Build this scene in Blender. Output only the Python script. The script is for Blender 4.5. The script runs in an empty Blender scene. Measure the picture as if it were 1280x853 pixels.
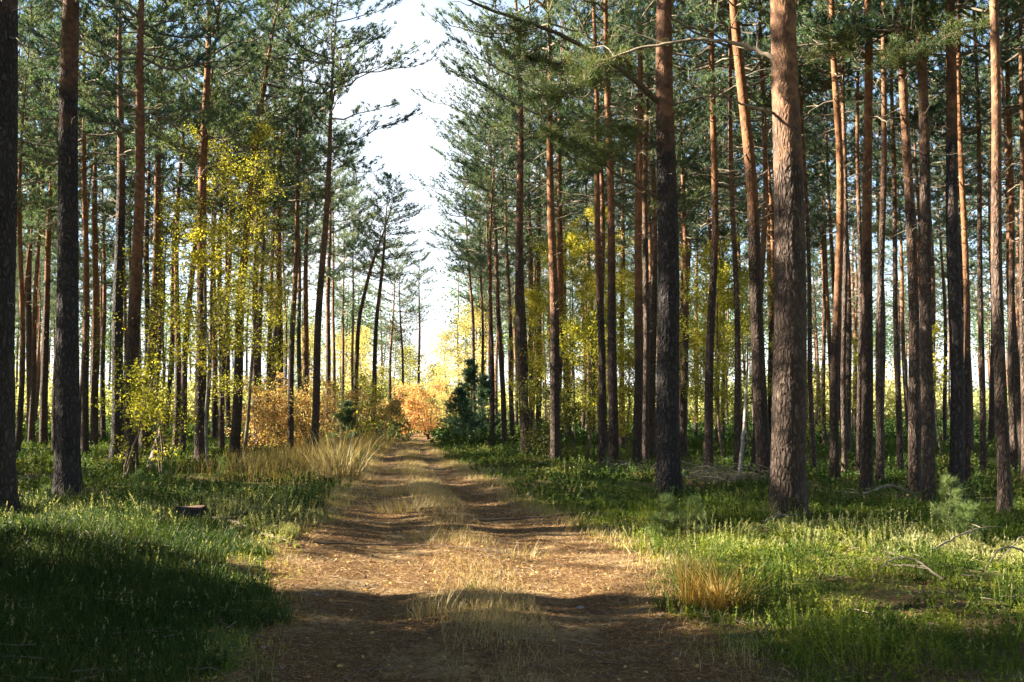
import bpy, math, random
import numpy as np
from mathutils import Vector, noise as mnoise, Matrix

R = math.radians
SC = bpy.context.scene
COL = SC.collection
# ------------------------------------------------------------------ camera model (1280 x 853 photograph)
F = 1244.0; CX = 640.0; CY = 426.5; CAMZ = 1.5; HOR = 515.0
P = math.atan((HOR - CY) / F)
def ray(px, py):
    u = (px - CX) / F; v = -(py - CY) / F
    return u, math.cos(P) - v * math.sin(P), math.sin(P) + v * math.cos(P)
def gdepth(py):
    u, y, z = ray(CX, py)
    return CAMZ / -z * y
def at(px, py, D):
    u, y, z = ray(px, py); s = D / y
    return Vector((u * s, D, CAMZ + z * s))
def gx(px, D):
    return at(px, HOR, D).x

# ------------------------------------------------------------------ terrain
_PY = np.array([-6, 0, 5.5, 10, 13.8, 22, 34, 41, 56, 66, 80.]); _PX = np.array([.2, .12, -.03, -.35, -.85, -2.1, -3.6, -4.3, -5.4, -6.2, -7.6])
_PC = np.polyfit(_PY, _PX, 5)
def pcx(Y):                      # centre line of the track
    Y = np.asarray(Y, float); Yc = np.clip(Y, -6, 80)
    return np.polyval(_PC, Yc) - .11 * (Y - Yc)
def phw(Y):                      # half width of the track
    Y = np.asarray(Y, float)
    return 1.28 + 0.55 * np.exp(-((Y - 11.0) / 3.6) ** 2) + .2 * np.exp(-((Y - 18) / 7) ** 2) + 0.07 * np.sin(Y * 1.3) - 0.3 * np.clip((Y - 25) / 30, 0, 1) - .12 * np.clip((Y - 15) / 8, 0, 1)
def sn(x, y, s):
    return np.sin(x * s + 1.3 * np.sin(y * s * .7 + .5)) * np.sin(y * s * 1.1 + 1.7 * np.sin(x * s * .6 + 2.1))
def hgt(x, y, path=True):
    x = np.asarray(x, float); y = np.asarray(y, float)
    h = 0.07 * sn(x, y, .55) + 0.035 * sn(x + 9, y + 4, 1.4) + 0.015 * sn(x, y, 3.7) + 0.006 * sn(x + 3, y, 9.)
    c = pcx(y); w = phw(y); d = (x - c)
    k = 1 / (1 + np.exp((np.abs(d) - w) * 4.5))
    prof = -0.03 - 0.032 * np.exp(-((np.abs(d) - 0.78) / 0.3) ** 2) + 0.018 * np.exp(-(d / .3) ** 2)
    bumps = 0.009 * sn(x * .6, y, 2.1) + 0.006 * sn(x, y + 7, 6.) + .004 * sn(x + 2, y, 17.)
    h = h * (1 - k * .75) + k * (prof + bumps)
    # the low bank left of the track
    h = h + 0.20 * np.exp(-((x + 4.4) / 1.7) ** 2) * np.exp(-((y - 10.5) / 4.5) ** 2)
    h = h + 0.10 * np.exp(-((x - 3.6) / 1.4) ** 2) * np.exp(-((y - 9.5) / 4.) ** 2)
    far = np.clip((y - 70) / 200, 0, 1)
    return h * (1 - far)
def gh(x, y): return float(hgt(x, y))

# ------------------------------------------------------------------ mesh helpers
class MB:
    def __init__(s): s.v = []; s.t = []; s.q = []; s.n = 0; s.tm = []; s.qm = []
    def add(s, v, t=None, q=None, m=0):
        v = np.asarray(v, np.float32).reshape(-1, 3)
        if t is not None and len(t):
            t = np.asarray(t, np.int32) + s.n; s.t.append(t); s.tm.append(np.full(len(t), m, np.int32))
        if q is not None and len(q):
            q = np.asarray(q, np.int32) + s.n; s.q.append(q); s.qm.append(np.full(len(q), m, np.int32))
        s.v.append(v); s.n += len(v)
    def mesh(s, name, mats, smooth=True):
        me = bpy.data.meshes.new(name)
        v = np.concatenate(s.v) if s.v else np.zeros((0, 3), np.float32)
        t = np.concatenate(s.t) if s.t else np.zeros((0, 3), np.int32)
        q = np.concatenate(s.q) if s.q else np.zeros((0, 4), np.int32)
        mi = np.concatenate(s.tm + s.qm) if (s.tm or s.qm) else np.zeros(0, np.int32)
        me.vertices.add(len(v)); me.vertices.foreach_set('co', v.ravel())
        nl = len(t) * 3 + len(q) * 4; npoly = len(t) + len(q)
        me.loops.add(nl); me.loops.foreach_set('vertex_index', np.concatenate([t.ravel(), q.ravel()]).astype(np.int32))
        me.polygons.add(npoly)
        tot = np.concatenate([np.full(len(t), 3), np.full(len(q), 4)]).astype(np.int32)
        st = np.concatenate([[0], np.cumsum(tot)[:-1]]).astype(np.int32)
        me.polygons.foreach_set('loop_start', st)
        me.polygons.foreach_set('loop_total', tot)
        me.polygons.foreach_set('material_index', mi)
        me.polygons.foreach_set('use_smooth', np.full(npoly, smooth))
        for m in mats: me.materials.append(m)
        me.update(calc_edges=True)
        return me

def tube(mb, pts, rad, k=6, m=0, cap=True):
    pts = np.asarray(pts, float); n = len(pts)
    rad = np.asarray(rad, float) * np.ones(n)
    T = np.gradient(pts, axis=0); T /= np.linalg.norm(T, axis=1)[:, None] + 1e-9
    ref = np.array([0, 0, 1.]) if abs(T[0, 2]) < .9 else np.array([1., 0, 0])
    U = np.cross(T, ref); U /= np.linalg.norm(U, axis=1)[:, None] + 1e-9
    W = np.cross(T, U)
    a = np.arange(k) * 2 * np.pi / k
    ring = pts[:, None, :] + rad[:, None, None] * (np.cos(a)[None, :, None] * U[:, None, :] + np.sin(a)[None, :, None] * W[:, None, :])
    i = np.arange(n - 1)[:, None] * k; j = np.arange(k)[None, :]; j2 = (j + 1) % k
    q = np.stack([i + j, i + j2, i + k + j2, i + k + j], -1).reshape(-1, 4)
    mb.add(ring.reshape(-1, 3), q=q, m=m)

def perp(rng, D):
    r = rng.normal(size=D.shape); s = np.cross(D, r); return s / (np.linalg.norm(s, axis=1)[:, None] + 1e-9)
def blades(mb, rng, Pp, D, L, W, m=0):          # straight thin triangles
    S = perp(rng, D); n = len(Pp)
    L = np.broadcast_to(L, n)[:, None]; W = np.broadcast_to(W, n)[:, None]
    v = np.stack([Pp - S * W, Pp + S * W, Pp + D * L], 1).reshape(-1, 3)
    mb.add(v, t=np.arange(n * 3).reshape(-1, 3), m=m)
def leaves(mb, rng, Pp, D, L, W, m=0, fold=.25):  # leaf of four corners, folded a little
    S = perp(rng, D); n = len(Pp); N = np.cross(D, S)
    L = np.broadcast_to(L, n)[:, None]; W = np.broadcast_to(W, n)[:, None]
    mid = Pp + D * L * .45
    v = np.stack([Pp, mid + S * W + N * W * fold, Pp + D * L, mid - S * W + N * W * fold], 1).reshape(-1, 3)
    b = np.arange(n)[:, None] * 4
    t = np.concatenate([b + np.array([[0, 1, 2]]), b + np.array([[0, 2, 3]])])
    mb.add(v, t=t, m=m)
def arcs(mb, rng, Pp, az, lean, L, W, droop, m=0, seg=3):   # curved grass blades
    n = len(Pp); az = np.broadcast_to(az, n); lean = np.broadcast_to(lean, n); L = np.broadcast_to(L, n); W = np.broadcast_to(W, n); droop = np.broadcast_to(droop, n)
    out = np.stack([np.cos(az), np.sin(az), 0 * az], 1)
    ya = az + np.pi / 2 + rng.normal(size=n) * .7
    side = np.stack([np.cos(ya), np.sin(ya), 0 * az], 1)
    rows = []; pos = Pp.copy(); ang = lean.copy()
    for i in range(seg + 1):
        w = (W * (1 - (i / seg)) ** .8)[:, None]
        if i < seg: rows.append(pos - side * w); rows.append(pos + side * w)
        else: rows.append(pos)
        pos = pos + (out * np.sin(ang)[:, None] + np.array([0, 0, 1.]) * np.cos(ang)[:, None]) * (L / seg)[:, None]
        ang = ang + droop / seg
    v = np.stack(rows, 1); kk = v.shape[1]; b = np.arange(n)[:, None] * kk
    q = np.concatenate([b + np.array([[2 * i, 2 * i + 1, 2 * i + 3, 2 * i + 2]]) for i in range(seg - 1)]) if seg > 1 else None
    t = b + np.array([[2 * seg - 2, 2 * seg - 1, 2 * seg]])
    mb.add(v.reshape(-1, 3), t=t, q=q, m=m)
def unit(v): return v / (np.linalg.norm(v, axis=-1, keepdims=True) + 1e-9)

# ------------------------------------------------------------------ object helpers
def ob(name, me, parent=None, loc=(0, 0, 0)):
    o = bpy.data.objects.new(name, me); COL.objects.link(o); o.location = loc
    if parent: o.parent = parent
    return o
def tag(o, label=None, cat=None, group=None, kind=None):
    if label: o['label'] = label
    if cat: o['category'] = cat
    if group: o['group'] = group
    if kind: o['kind'] = kind
    return o
def empty(name, loc, rz=0, **k):
    o = bpy.data.objects.new(name, None); COL.objects.link(o); o.location = loc; o.rotation_euler = (0, 0, rz)
    o.empty_display_size = .2
    return tag(o, **k)
def copy_tree(o, parent=None):
    c = o.copy(); COL.objects.link(c); c.parent = parent
    for ch in o.children: copy_tree(ch, c)
    return c

# ------------------------------------------------------------------ materials
def newmat(name):
    m = bpy.data.materials.new(name); m.use_nodes = True
    nt = m.node_tree; nt.nodes.clear()
    out = nt.nodes.new('ShaderNodeOutputMaterial')
    return m, nt, out
def N(nt, t, **kw):
    n = nt.nodes.new(t)
    for k, v in kw.items():
        if k.startswith('i_'): n.inputs[k[2:].replace('_', ' ')].default_value = v
        else: setattr(n, k, v)
    return n
def ramp(nt, stops, fac=None, interp='LINEAR'):
    r = nt.nodes.new('ShaderNodeValToRGB'); r.color_ramp.interpolation = interp
    el = r.color_ramp.elements
    while len(el) < len(stops): el.new(.5)
    for e, (p, c) in zip(el, stops): e.position = p; e.color = (*c, 1)
    if fac is not None: nt.links.new(fac, r.inputs[0])
    return r
def mixc(nt, fac, a, b, mode='MIX'):
    n = nt.nodes.new('ShaderNodeMix'); n.data_type = 'RGBA'; n.blend_type = mode
    for s, v in ((0, fac), (6, a), (7, b)):
        if hasattr(v, 'links'): nt.links.new(v, n.inputs[s])
        else: n.inputs[s].default_value = v if s == 0 else (*v, 1)
    return n.outputs[2]
def math_(nt, op, a, b=0, c=None, clamp=False):
    n = nt.nodes.new('ShaderNodeMath'); n.operation = op; n.use_clamp = clamp
    for i, v in enumerate((a, b, c)):
        if v is None: continue
        if hasattr(v, 'links'): nt.links.new(v, n.inputs[i])
        else: n.inputs[i].default_value = v
    return n.outputs[0]

def foliage(name, cols, trans=.35, rough=.6, spread=.8, patch=None, spec=.25, dim=None):
    """leaf / needle / blade material: colour differs from one leaf to the next and in soft patches"""
    cols = [tuple(v * (dim or .72) for v in c) for c in cols]
    m, nt, out = newmat(name); L = nt.links
    g = N(nt, 'ShaderNodeNewGeometry'); oi = N(nt, 'ShaderNodeObjectInfo')
    n = len(cols)
    tc = N(nt, 'ShaderNodeNewGeometry')
    nz = N(nt, 'ShaderNodeTexNoise'); nz.inputs['Scale'].default_value = patch or .9; nz.inputs['Detail'].default_value = 2
    L.new(tc.outputs['Position'], nz.inputs['Vector'])
    a = math_(nt, 'MULTIPLY', g.outputs['Random Per Island'], spread)
    b = math_(nt, 'MULTIPLY', math_(nt, 'SUBTRACT', nz.outputs[0], .25), (1 - spread) * 2)
    c = math_(nt, 'ADD', a, b); c = math_(nt, 'ADD', c, math_(nt, 'MULTIPLY', math_(nt, 'SUBTRACT', oi.outputs['Random'], .5), .25), clamp=True)
    r = ramp(nt, [(i / (n - 1), cc) for i, cc in enumerate(cols)], c)
    d = N(nt, 'ShaderNodeBsdfPrincipled'); d.inputs['Roughness'].default_value = rough
    d.inputs['Specular IOR Level'].default_value = spec
    L.new(r.outputs[0], d.inputs['Base Color'])
    t = N(nt, 'ShaderNodeBsdfTranslucent')
    tcol = mixc(nt, 1, r.outputs[0], (1.15, 1.1, .55), 'MULTIPLY'); L.new(tcol, t.inputs[0])
    mx = N(nt, 'ShaderNodeMixShader'); mx.inputs[0].default_value = trans
    L.new(d.outputs[0], mx.inputs[1]); L.new(t.outputs[0], mx.inputs[2]); L.new(mx.outputs[0], out.inputs[0])
    return m

def bark_mat(name, low, fis, high, z0=5., z1=7.5, scale=15., bump=1., hi2=None):
    low, fis, high = [tuple(v * .51 for v in c) for c in (low, fis, high)]; hi2 = hi2 and tuple(v * .45 for v in hi2)
    m, nt, out = newmat(name); L = nt.links
    tc = N(nt, 'ShaderNodeTexCoord'); oi = N(nt, 'ShaderNodeObjectInfo')
    off = N(nt, 'ShaderNodeVectorMath', operation='ADD'); L.new(tc.outputs['Object'], off.inputs[0])
    cmb = N(nt, 'ShaderNodeCombineXYZ'); L.new(math_(nt, 'MULTIPLY', oi.outputs['Random'], 31.), cmb.inputs[0]); L.new(cmb.outputs[0], off.inputs[1])
    mp = N(nt, 'ShaderNodeMapping'); mp.inputs['Scale'].default_value = (1, 1, .42); L.new(off.outputs[0], mp.inputs[0])
    vo = N(nt, 'ShaderNodeTexVoronoi', feature='DISTANCE_TO_EDGE'); vo.inputs['Scale'].default_value = scale
    nz0 = N(nt, 'ShaderNodeTexNoise'); nz0.inputs['Scale'].default_value = 6; nz0.inputs['Detail'].default_value = 4
    L.new(mp.outputs[0], nz0.inputs['Vector'])
    dis = N(nt, 'ShaderNodeVectorMath', operation='MULTIPLY_ADD'); L.new(nz0.outputs['Color'], dis.inputs[0]); dis.inputs[1].default_value = (.22, .22, .22); L.new(mp.outputs[0], dis.inputs[2])
    L.new(dis.outputs[0], vo.inputs['Vector'])
    nz = N(nt, 'ShaderNodeTexNoise'); nz.inputs['Scale'].default_value = 42; nz.inputs['Detail'].default_value = 5; L.new(mp.outputs[0], nz.inputs['Vector'])
    big = N(nt, 'ShaderNodeTexNoise'); big.inputs['Scale'].default_value = 2.2; big.inputs['Detail'].default_value = 3; L.new(off.outputs[0], big.inputs['Vector'])
    edge = math_(nt, 'MULTIPLY', vo.outputs['Distance'], 3.2, clamp=True)
    sx = N(nt, 'ShaderNodeSeparateXYZ'); L.new(tc.outputs['Object'], sx.inputs[0])
    z = math_(nt, 'ADD', sx.outputs[2], math_(nt, 'MULTIPLY', math_(nt, 'SUBTRACT', big.outputs[0], .5), 5.))
    z = math_(nt, 'ADD', z, math_(nt, 'MULTIPLY', math_(nt, 'SUBTRACT', oi.outputs['Random'], .5), 3.))
    hz = math_(nt, 'DIVIDE', math_(nt, 'SUBTRACT', z, z0), z1 - z0, clamp=True)
    lowc = mixc(nt, edge, fis, low)
    lowc = mixc(nt, ramp(nt, [(.35, (1, 1, 1)), (.62, (0, 0, 0))], nz.outputs[0]).outputs[0], lowc, tuple(c * .38 for c in low))
    lowc = mixc(nt, math_(nt, 'MULTIPLY', math_(nt, 'SUBTRACT', big.outputs[0], .35), 1.2, clamp=True), lowc, mixc(nt, .5, lowc, (low[0] * 1.25, low[1] * 1.25, low[2] * 1.3)))
    hf = N(nt, 'ShaderNodeTexNoise'); hf.inputs['Scale'].default_value = 9; hf.inputs['Detail'].default_value = 6; L.new(off.outputs[0], hf.inputs['Vector'])
    h2 = hi2 or tuple(c * .5 for c in high)
    hic = mixc(nt, ramp(nt, [(.38, (0, 0, 0)), (.62, (1, 1, 1))], hf.outputs[0]).outputs[0], h2, high)
    col = mixc(nt, hz, lowc, hic)
    b = N(nt, 'ShaderNodeBsdfPrincipled'); b.inputs['Roughness'].default_value = .85; b.inputs['Specular IOR Level'].default_value = .15
    L.new(col, b.inputs['Base Color'])
    bh = math_(nt, 'ADD', math_(nt, 'MULTIPLY', edge, math_(nt, 'SUBTRACT', 1.15, hz)), math_(nt, 'MULTIPLY', nz.outputs[0], .5))
    bp = N(nt, 'ShaderNodeBump'); bp.inputs['Strength'].default_value = bump; bp.inputs['Distance'].default_value = .022
    L.new(bh, bp.inputs['Height']); L.new(bp.outputs[0], b.inputs['Normal'])
    L.new(b.outputs[0], out.inputs[0])
    return m

def plain(name, cols, scale=8, rough=.8, bump=.3, stretch=(1, 1, 1)):
    m, nt, out = newmat(name); L = nt.links
    tc = N(nt, 'ShaderNodeTexCoord'); mp = N(nt, 'ShaderNodeMapping'); mp.inputs['Scale'].default_value = stretch
    L.new(tc.outputs['Object'], mp.inputs[0])
    nz = N(nt, 'ShaderNodeTexNoise'); nz.inputs['Scale'].default_value = scale; nz.inputs['Detail'].default_value = 6; L.new(mp.outputs[0], nz.inputs['Vector'])
    r = ramp(nt, [(.3 + .4 * i / (len(cols) - 1), c) for i, c in enumerate(cols)], nz.outputs[0])
    b = N(nt, 'ShaderNodeBsdfPrincipled'); b.inputs['Roughness'].default_value = rough; b.inputs['Specular IOR Level'].default_value = .2
    L.new(r.outputs[0], b.inputs['Base Color'])
    bp = N(nt, 'ShaderNodeBump'); bp.inputs['Strength'].default_value = bump; bp.inputs['Distance'].default_value = .02
    L.new(nz.outputs[0], bp.inputs['Height']); L.new(bp.outputs[0], b.inputs['Normal']); L.new(b.outputs[0], out.inputs[0])
    return m

M = {}
M['bark'] = bark_mat('pine_bark', (.28, .20, .16), (.045, .032, .026), (.46, .25, .14), hi2=(.22, .115, .075))
M['bark_dark'] = bark_mat('pine_bark_grey', (.16, .135, .13), (.028, .024, .024), (.38, .20, .12), z0=6.4, z1=8.2)
M['bark_red'] = bark_mat('pine_bark_red', (.21, .15, .12), (.04, .026, .02), (.48, .225, .11), z0=3.6, z1=6.5)
M['dead'] = plain('dead_wood', [(.10, .08, .06), (.28, .23, .17)], 9, stretch=(1, 1, 1))
M['birch'] = plain('pale_birch_bark', [(.08, .07, .06), (.17, .15, .125), (.28, .26, .22)], 5, stretch=(.6, .6, 3))
M['hazel'] = plain('thin_stem_bark', [(.07, .05, .035), (.16, .12, .08)], 12)
M['needle'] = foliage('pine_needles', [(.045, .105, .095), (.085, .160, .115), (.16, .225, .12), (.26, .29, .14)], trans=.45, spread=.45, patch=.5, dim=.76)
M['needle_near'] = foliage('near_pine_needles', [(.05, .09, .035), (.09, .15, .05), (.17, .17, .05), (.26, .17, .07)], trans=.35, spread=.6, patch=1.5)
M['needle_sap'] = foliage('sapling_needles', [(.11, .21, .07), (.24, .34, .12), (.40, .46, .20)], trans=.4, spread=.7)
M['spruce'] = foliage('dark_spruce_needles', [(.045, .11, .09), (.08, .17, .12), (.15, .24, .14)], trans=.4, dim=.7, spread=.6)
M['yellow'] = foliage('yellow_leaves', [(.22, .21, .03), (.48, .43, .05), (.72, .64, .10), (.85, .78, .20)], trans=.5, spread=.8)
M['yelgreen'] = foliage('yellow_green_leaves', [(.15, .18, .03), (.32, .33, .04), (.56, .52, .06), (.78, .70, .13)], trans=.5, spread=.75)
M['gold'] = foliage('pale_gold_leaves', [(.50, .44, .14), (.72, .62, .24), (.84, .76, .40)], trans=.5, spread=.7)
M['orange'] = foliage('orange_leaves', [(.30, .24, .10), (.56, .30, .13), (.70, .44, .20), (.74, .60, .30), (.40, .40, .14)], trans=.5, spread=.8, patch=.7)
M['redorange'] = foliage('red_orange_leaves', [(.72, .32, .20), (.82, .44, .22), (.84, .60, .28), (.66, .30, .22)], trans=.5, spread=.45, patch=.8)
M['olive'] = foliage('olive_leaves', [(.05, .07, .02), (.10, .12, .03), (.2, .19, .05)], trans=.4)
M['farleaf'] = foliage('thicket_leaves', [(.16, .24, .14), (.34, .40, .18), (.56, .56, .28), (.70, .62, .32)], trans=.5, spread=.25, patch=.16)
M['heather'] = foliage('heather_leaves', [(.02, .05, .008), (.06, .105, .014), (.15, .20, .022), (.34, .34, .05), (.20, .13, .04)], trans=.4, spread=.25, patch=2.4, dim=.9)
M['heather_tip'] = foliage('pale_heather_tips', [(.30, .34, .12), (.48, .48, .22), (.60, .55, .34)], trans=.45, spread=.7)
M['grass'] = foliage('green_grass', [(.02, .055, .01), (.05, .11, .018), (.12, .18, .03), (.30, .27, .08)], trans=.4, spread=.5, patch=.7)
M['grass_shade'] = foliage('shade_toned_grass', [(.012, .035, .006), (.03, .07, .011), (.06, .11, .018), (.16, .16, .04)], trans=.35, spread=.5, patch=.7)  # grass for the left foreground, with its shade put into the colour
M['heather_shade'] = foliage('shade_toned_heather', [(.015, .04, .008), (.035, .075, .014), (.08, .12, .02), (.14, .13, .035)], trans=.35, spread=.3, patch=2.)  # left bank's heather, greens lowered to carry the shade there
M['bilberry'] = foliage('bilberry_leaves', [(.02, .06, .012), (.05, .12, .02), (.14, .20, .035), (.28, .20, .05)], dim=.58, trans=.35, spread=.45, patch=.6)
M['dry'] = foliage('dry_grass', [(.30, .21, .09), (.54, .41, .20), (.72, .60, .36)], trans=.35, spread=.8)
M['tawny'] = foliage('tawny_grass', [(.16, .11, .04), (.34, .23, .08), (.52, .38, .16), (.20, .20, .06)], trans=.4, spread=.8)
M['tussock'] = foliage('tussock_blades', [(.18, .20, .04), (.55, .30, .06), (.78, .48, .12), (.85, .70, .32)], trans=.4, spread=.85)
M['orangegrass'] = foliage('orange_grass', [(.42, .22, .04), (.66, .40, .08), (.80, .62, .22)], trans=.45, spread=.8)
M['litter'] = foliage('needle_litter', [(.08, .034, .013), (.22, .115, .042), (.48, .32, .14)], trans=.1, spread=.8)
M['cutwood'] = plain('old_cut_wood', [(.06, .035, .022), (.16, .10, .06)], 14)

def ground_mat():
    m, nt, out = newmat('forest_floor'); L = nt.links
    g = N(nt, 'ShaderNodeNewGeometry')
    n1 = N(nt, 'ShaderNodeTexNoise'); n1.inputs['Scale'].default_value = .7; n1.inputs['Detail'].default_value = 5
    n2 = N(nt, 'ShaderNodeTexNoise'); n2.inputs['Scale'].default_value = 45; n2.inputs['Detail'].default_value = 5
    for n in (n1, n2): L.new(g.outputs['Position'], n.inputs['Vector'])
    moss = ramp(nt, [(.25, (.02, .03, .007)), (.5, (.06, .08, .012)), (.75, (.13, .14, .025))], n2.outputs[0])
    soil = ramp(nt, [(.25, (.03, .018, .010)), (.5, (.09, .052, .025)), (.75, (.18, .12, .06))], n2.outputs[0])
    c = mixc(nt, ramp(nt, [(.42, (0, 0, 0)), (.6, (1, 1, 1))], n1.outputs[0]).outputs[0], moss.outputs[0], soil.outputs[0])
    b = N(nt, 'ShaderNodeBsdfPrincipled'); b.inputs['Roughness'].default_value = .9; b.inputs['Specular IOR Level'].default_value = .1
    L.new(c, b.inputs['Base Color'])
    bp = N(nt, 'ShaderNodeBump'); bp.inputs['Strength'].default_value = .8; bp.inputs['Distance'].default_value = .03
    L.new(n2.outputs[0], bp.inputs['Height']); L.new(bp.outputs[0], b.inputs['Normal']); L.new(b.outputs[0], out.inputs[0])
    return m
def path_mat():
    m, nt, out = newmat('sandy_needle_track'); L = nt.links
    g = N(nt, 'ShaderNodeNewGeometry')
    def no(s, d=6, r=.6):
        n = N(nt, 'ShaderNodeTexNoise'); n.inputs['Scale'].default_value = s; n.inputs['Detail'].default_value = d; n.inputs['Roughness'].default_value = r
        L.new(g.outputs['Position'], n.inputs['Vector']); return n.outputs[0]
    fine = no(70, 4); mid = no(9); big = no(1.1, 5)
    lit = ramp(nt, [(.3, (.03, .015, .007)), (.45, (.085, .044, .018)), (.60, (.20, .118, .05)), (.78, (.40, .29, .15))], fine)
    sand = ramp(nt, [(.3, (.17, .11, .05)), (.7, (.36, .27, .15))], fine)
    c = mixc(nt, ramp(nt, [(.50, (0, 0, 0)), (.66, (1, 1, 1))], big).outputs[0], lit.outputs[0], sand.outputs[0])
    c = mixc(nt, ramp(nt, [(.3, (.75, .75, .75)), (.55, (0, 0, 0))], mid).outputs[0], c, (.10, .055, .028))
    b = N(nt, 'ShaderNodeBsdfPrincipled'); b.inputs['Roughness'].default_value = .9; b.inputs['Specular IOR Level'].default_value = .1
    L.new(c, b.inputs['Base Color'])
    bp = N(nt, 'ShaderNodeBump'); bp.inputs['Strength'].default_value = .9; bp.inputs['Distance'].default_value = .025
    L.new(math_(nt, 'ADD', fine, math_(nt, 'MULTIPLY', mid, 1.5)), bp.inputs['Height']); L.new(bp.outputs[0], b.inputs['Normal']); L.new(b.outputs[0], out.inputs[0])
    return m

# ------------------------------------------------------------------ ground and track
def grid(name, xs, ys, zf, mat):
    X, Y = np.meshgrid(xs, ys); Z = zf(X, Y)
    nx, ny = len(xs), len(ys)
    i = (np.arange(ny - 1)[:, None] * nx + np.arange(nx - 1)[None, :]).ravel()
    mb = MB(); mb.add(np.stack([X, Y, Z], -1).reshape(-1, 3), q=np.stack([i, i + 1, i + nx + 1, i + nx], 1))
    return ob(name, mb.mesh(name, [mat]))
def sheet(X, Y):
    d = np.abs(X - pcx(Y)); w = phw(Y)
    inside = np.clip((w + .15 - d) / .25, 0, 1) * (Y > 0) * (Y < 72)
    return hgt(X, Y) - .07 * inside
xs = np.unique(np.concatenate([np.linspace(-600, -60, 12), np.linspace(-60, -12, 50), np.arange(-12, 12, .12), np.linspace(12, 60, 50), np.linspace(60, 600, 12)]))
ys = np.unique(np.concatenate([np.linspace(-300, -10, 12), np.linspace(-10, 3, 14), np.arange(3, 30, .15), np.arange(30, 75, .5), np.linspace(75, 140, 30), np.linspace(140, 1200, 12)]))
tag(grid('ground', xs, ys, sheet, ground_mat()), kind='structure')
mb = MB(); ys = np.arange(-4, 71, .08); ts = np.linspace(-1, 1, 61)
Yg, Tg = np.meshgrid(ys, ts, indexing='ij')
wl = phw(Yg) + .22 + .14 * np.sin(Yg * 2.3 + np.sign(Tg)) * np.sin(Yg * .9) + .08 * np.sin(Yg * 6.1 + 2 * np.sign(Tg))
Xg = pcx(Yg) + Tg * wl
Zg = hgt(Xg, Yg) + .004 - .09 * np.clip((np.abs(Tg) - .86) / .14, 0, 1) ** 2
i = (np.arange(len(ys) - 1)[:, None] * 61 + np.arange(60)[None, :]).ravel()
mb.add(np.stack([Xg, Yg, Zg], -1).reshape(-1, 3), q=np.stack([i, i + 1, i + 62, i + 61], 1))
tag(ob('forest_track', mb.mesh('forest_track', [path_mat()])), kind='structure')

# ------------------------------------------------------------------ crowns
def crown_mesh(name, seed, H=10., Rr=2.9, mat='needle', blades_n=17, nl=(.09, .18), nw=.011, gap=.5, cone=False, sub=8, tuft=.11, per=(3, 6), keep=.85, bare_r=.2):
    rng = np.random.default_rng(seed); mb = MB()
    Tp = []; Td = []
    z = 0.0
    while z < H:
        t = z / H
        for b in range(rng.integers(*per)):
            if rng.random() > keep: continue
            az = rng.random() * 6.283
            if cone: L = Rr * (1 - t) ** .85 * (.75 + .4 * rng.random()) + .05 * Rr; ang = -.1 + .7 * t
            else:
                L = Rr * min(1, .5 + 2.2 * t) * (1 - t ** 2.2) ** .7 * (.45 + .65 * rng.random()) + .35; ang = -.12 + 1.0 * t ** 1.3 + rng.normal() * .14
            n = 7; s = np.linspace(0, 1, n)
            wig = np.cumsum(rng.normal(size=(n, 3)) * .035 * L, 0); wig[0] = 0
            d = np.array([math.cos(az), math.sin(az), 0]);
            pts = d * (L * s * math.cos(ang))[:, None] + np.array([0, 0, 1.]) * (L * (math.sin(ang) * s + .22 * s ** 2))[:, None] + wig + np.array([0, 0, z + rng.random() * gap * .5])
            r0 = .012 * L + .006
            tube(mb, pts, r0 * (1 - .8 * s), 4, m=1)
            for s0 in np.linspace(bare_r + .12 * rng.random(), 1, sub):
                k = s0 * (n - 1); i0 = min(int(k), n - 2); p = pts[i0] + (pts[i0 + 1] - pts[i0]) * (k - i0)
                sgn = rng.choice([-1, 1]); a2 = az + sgn * (.35 + .8 * rng.random()) * (1.1 - s0 * .5)
                l2 = L * (.16 + .22 * rng.random()) * (1.25 - .6 * s0) + .1 * min(1, H * .1)
                d2 = np.array([math.cos(a2), math.sin(a2), .25 + .5 * rng.random() + .4 * t]); d2 /= np.linalg.norm(d2)
                ss = np.linspace(0, 1, 4)
                p2 = p + d2 * (l2 * ss)[:, None] + np.array([0, 0, .18 * l2]) * (ss ** 2)[:, None]
                if l2 > .12: tube(mb, p2, r0 * .35 * (1 - .6 * ss) + .002, 3, m=1)
                m_ = max(2, int(l2 / tuft))
                u = (.3 + .7 * np.linspace(0, 1, m_))
                Tp.append(p + d2 * (l2 * u)[:, None] + np.array([0, 0, .18 * l2]) * (u ** 2)[:, None] + rng.normal(size=(m_, 3)) * tuft * .7 * np.array([1, 1, .5]))
                Td.append(np.repeat(unit(d2 + np.array([0, 0, .35]))[None], m_, 0))
        z += gap * (.7 + .6 * rng.random())
    Tp = np.concatenate(Tp); Td = np.concatenate(Td); n = len(Tp)
    B = blades_n
    Pp = np.repeat(Tp, B, 0); D = unit(np.repeat(Td, B, 0) * .75 + rng.normal(size=(n * B, 3)) * .62)
    Pp = Pp + np.repeat(Td, B, 0) * (rng.random((n * B, 1)) - .6) * tuft
    blades(mb, rng, Pp, D, rng.uniform(nl[0], nl[1], n * B), nw)
    return mb.mesh(name, [M[mat], M['dead'] if mat != 'spruce' else M['hazel']])

CROWNS = [crown_mesh('pine_crown', 100 + i, H=rg, Rr=rr, keep=kp) for i, (rg, rr, kp) in enumerate([(10, 2.7, .62), (9, 2.5, .54), (11, 3.0, .58), (8.5, 2.7, .70), (10, 2.4, .52), (9.5, 3.1, .50)])]
CH = [10, 9, 11, 8.5, 10, 9.5]

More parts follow.
